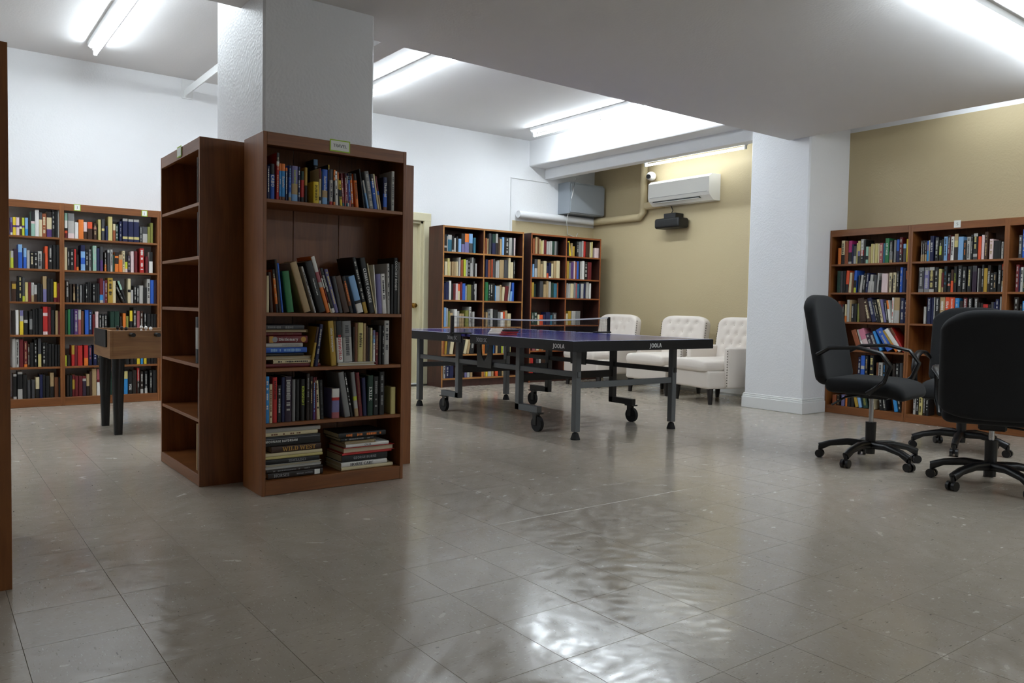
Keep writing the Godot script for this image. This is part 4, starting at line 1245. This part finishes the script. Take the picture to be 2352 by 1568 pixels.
	["L2", 3, "29:30:202:K::s,~62:20:170:K,~92:15:171:U5t4K1::t,~122:16:172:g::t,~147:18:161:G,~170:15:170:k,~194:17:171:k::s,~213:15:191:k,~229:14:190:k,~254:19:181:k::s,~275:17:181:k,~293:18:182:k,313:29:230:R6i2s1,~343:10:208:v,~356:21:217:R::s,382:43:239:Y::k,~425:26:211:c,~514:19:164:k:-70:s,~534:18:208:a4k6:-70,~556:25:237:c4k1c4,~581:23:129:s,~610:22:171:k::s,~634:23:172:k::s,658:35:175:s,~695:29:157:k,727:28:239:s::k,758:32:231:b,~792:24:232:D"],
	["L2", 4, "~25:18:226:N,~46:20:232:n,68:28:235:B,100:30:235:P::s,132:24:231:s4q6,~157:21:218:u,187:31:230:b,219:27:233:B::l,~250:21:188:R,275:26:215:f,~306:20:193:k::s,~328:22:193:k::s,~352:22:191:k::s,403:37:218:N,441:38:219:N,~486:16:169:K,~513:25:201:o,~540:22:174:z,~572:25:227:y4k5,603:27:258:k::s,~636:26:225:q,~666:25:226:U::s,~699:21:209:k::s,726:32:197:k,~760:29:197:k,~791:27:197:k"],
	["L2", 5, "~23:11:100:e,~39:28:102:K,~75:25:192:Y4r5,~101:24:190:R,127:39:189:r,179:34:191:r5o3,~217:28:186:B::q,257:29:190:B::s,~290:29:173:k::s,~327:30:180:k,~361:26:180:U,~539:28:173:k,~577:27:181:K,~606:26:176:k,~636:27:167:y,~671:19:175:i,~699:25:170:y,~726:31:170:k,~760:29:174:k,~791:27:173:K"],
	["L2", 6, "~33:21:200:K,~56:23:199:k,~81:21:204:R2Y4R3,~103:26:193:R,134:30:189:R,165:30:188:R1s1D6,~197:26:206:t5K4,~224:19:229:U,245:36:255:t,285:34:250:q4R1w5,393:26:223:N,522:31:221:x3i6,557:36:218:k::::YOU,596:36:229:K,~637:20:249:r4K4::s,~666:26:214:K8s2::s,~705:24:217:k7s2::s,~749:24:224:k::s,777:41:223:k"],
	["S1", 1, "~70:32:160:o,106:33:230:c6K4::k,142:34:221:j,179:34:224:m5k4s1,~215:16:190:B,~233:26:172:g4s3,~262:11:198:x,~274:24:218:x4v2k3,302:33:232:s4r2k3::w,~338:17:226:k,~356:24:159:a5k2a2,~381:22:158:t,~405:20:184:x,~427:13:181:c,~444:27:184:x,~474:16:182:c,~491:31:185:q::c,~526:17:182:T,544:35:228:n::::LET_THEM,585:30:205:k4G3t1::s,~627:19:207:G,~650:23:210:b4B4,677:27:228:R6K3::s,~714:27:167:l2g6,742:28:210:y"],
	["S1", 2, "~73:32:213:N,~106:24:210:g,~131:29:212:k,~162:29:213:O5k3:8,~194:28:192:c:11,~223:21:192:u:4,~246:25:213:b4k3e2:5,~292:11:165:g:3,~305:23:166:s:16,~334:24:181:k:13:s,~363:23:186:B:13:s,~388:12:108:s:9,~401:25:169:s:11,~427:18:105:s:5,~447:25:166:g,~475:15:182:s:6,~502:15:119:k,520:56:176:f:2,~592:24:183:c::g,~620:10:125:K,~632:23:184:c::g,~663:21:194:k::s,~696:21:230:b::s,719:29:221:B,~750:19:198:o2B3"],
	["S1", 3, "~89:23:200:j,~119:21:169:R,~142:14:169:K::s,~162:23:170:c6o3,~187:24:213:s,~212:19:211:t,~233:26:175:k::s,~260:25:175:k,~292:20:177:z,321:62:226:U:-31,392:46:209:U:-52:c,444:40:226:B:-57:s,~486:16:214:k:-56:s,~503:19:210:k:-52:c,~531:22:216:c:-51:k,~559:22:214:v:-49,~583:20:202:k:-33:s,~606:19:208:o4w6:-34,~628:18:235:w::r,649:50:235:t4s4,707:38:231:B::s,~747:20:211:B::s"],
	["S1", 4, "302:48:183:j:-66,~358:19:193:s5w4:-66,381:55:194:p4f4:-74,~438:39:154:D:-59:s,~481:39:159:D:-63:s,~529:25:181:i:-76,601:59:196:b:-118:s,~681:25:189:Y5o3:-134,710:37:198:w:-146,~748:20:216:u3r6:-133"],
	["S1", 5, "~315:28:213:B:6:s,349:37:228:b3s1b3,~393:24:226:k::t,438:37:234:k6x2::x,~503:17:170:u,523:37:172:s::k,~569:20:175:k::i,591:38:168:k,~657:26:168:K,~688:30:174:k::s,~724:30:181:g"],
	["S1", 6, "~65:40:100:j,~115:24:105:K::t,~160:32:109:v,~202:20:111:o,~224:33:116:k,~260:32:117:k,~307:34:119:Y:-29,~345:29:123:l:-29,~388:47:122:N:-24:z,~449:33:132:k:-24:s,~484:18:130:c:-24,~550:32:138:k:-19:s,~584:31:141:k:-19:s,~692:33:151:i:-28,~730:26:155:k:-24:s"],
	["S2", 1, "~81:16:186:K6t3::s,~100:14:187:K6t3::s,~118:15:186:K6t3::s,~137:14:183:b2v3i5,~153:7:189:c,162:30:224:B::::BAILEY'S,207:27:209:g3k5::s,~242:19:183:k2e3k2::s,~265:13:191:k,281:29:211:l::k,~316:19:222:K3R5::s,339:26:209:w::k,367:31:229:t2x2K4,401:41:203:l,~449:19:170:k::o,473:29:197:s::g,~505:14:214:k::s,524:33:223:s1k6s1g1::x,~563:23:196:O,~590:21:207:f,613:25:230:U::t,653:28:168:f::t,683:55:153:k,~746:15:141:s::g"],
	["S2", 2, "73:45:223:G1g5G1::s,122:44:222:G1v5G1::s,167:43:223:s1K6s1::x,214:28:222:k::s,~245:23:206:x,~273:16:173:R6t2,291:25:228:k::T,~324:24:168:k5O1k3::s,~350:21:197:U4O4,376:23:225:k::::John_Sandford,407:32:231:k::::CAPITAL_CRIMES,443:32:219:k::s,488:31:222:k::x,525:35:225:g2D7,~572:6:203:s,~581:18:199:K,~603:15:231:k::s,618:27:202:Y,646:22:225:K::::THE_PRESENCE,~671:23:159:k::s,~695:21:167:k::t,727:26:227:k::::JOHN_SANDFORD,756:20:230:O2k4c2w2::s"],
	["S2", 3, "~128:19:154:s,157:34:235:B::::Daniel_Silva,~197:20:235:B::::Daniel_Silva,~218:6:239:s,227:36:239:k::::Daniel_Silva,267:42:239:t::w,312:35:240:O5K3::::Silva,349:41:237:O5t4::::Daniel_Silva,396:32:231:i::s,434:26:206:K::::SILVA,464:30:233:R3s1K4::::SANDFORD,504:29:233:k4i1R4::::SANDFORD,549:33:236:K4t1R4::::SANDFORD,~587:12:194:k,~603:18:190:K,622:38:180:r,~661:22:178:k3o1k3,~685:21:199:g,~707:12:199:B,720:26:224:B::s,~752:14:244:s,~768:14:260:w"],
	["S2", 6, "~70:21:166:s::k,~96:23:164:k::s,~121:29:171:x::k,~157:20:166:K::s,~181:25:173:k::s"],
	["S3", 1, "78:25:187:g::s,106:25:233:b::s"],
	["S3", 2, "68:24:223:R::s,~93:7:194:B,~102:20:202:s::k,~124:18:197:N::t"],
	["S3", 3, "62:33:240:K7w2K1::s,~108:16:180:k::t,126:28:208:i::s"],
	["A", 1, "690:12:250:U,722:10:215:s,736:30:262:G,774:30:280:R"],
	["A", 2, "690:14:240:U,770:22:255:k::s"],
	["A", 3, "700:25:230:U,755:48:255:G:::MARSHALL"],
	["A", 4, "668:45:250:k3s6k4,735:30:235:k,770:35:220:o2s7"],
	["A", 5, "700:30:200:k,735:30:200:N,770:35:210:B"],
	["A", 6, "668:22:255:t,695:18:250:U,718:32:240:N,756:48:250:s5k4"],
]
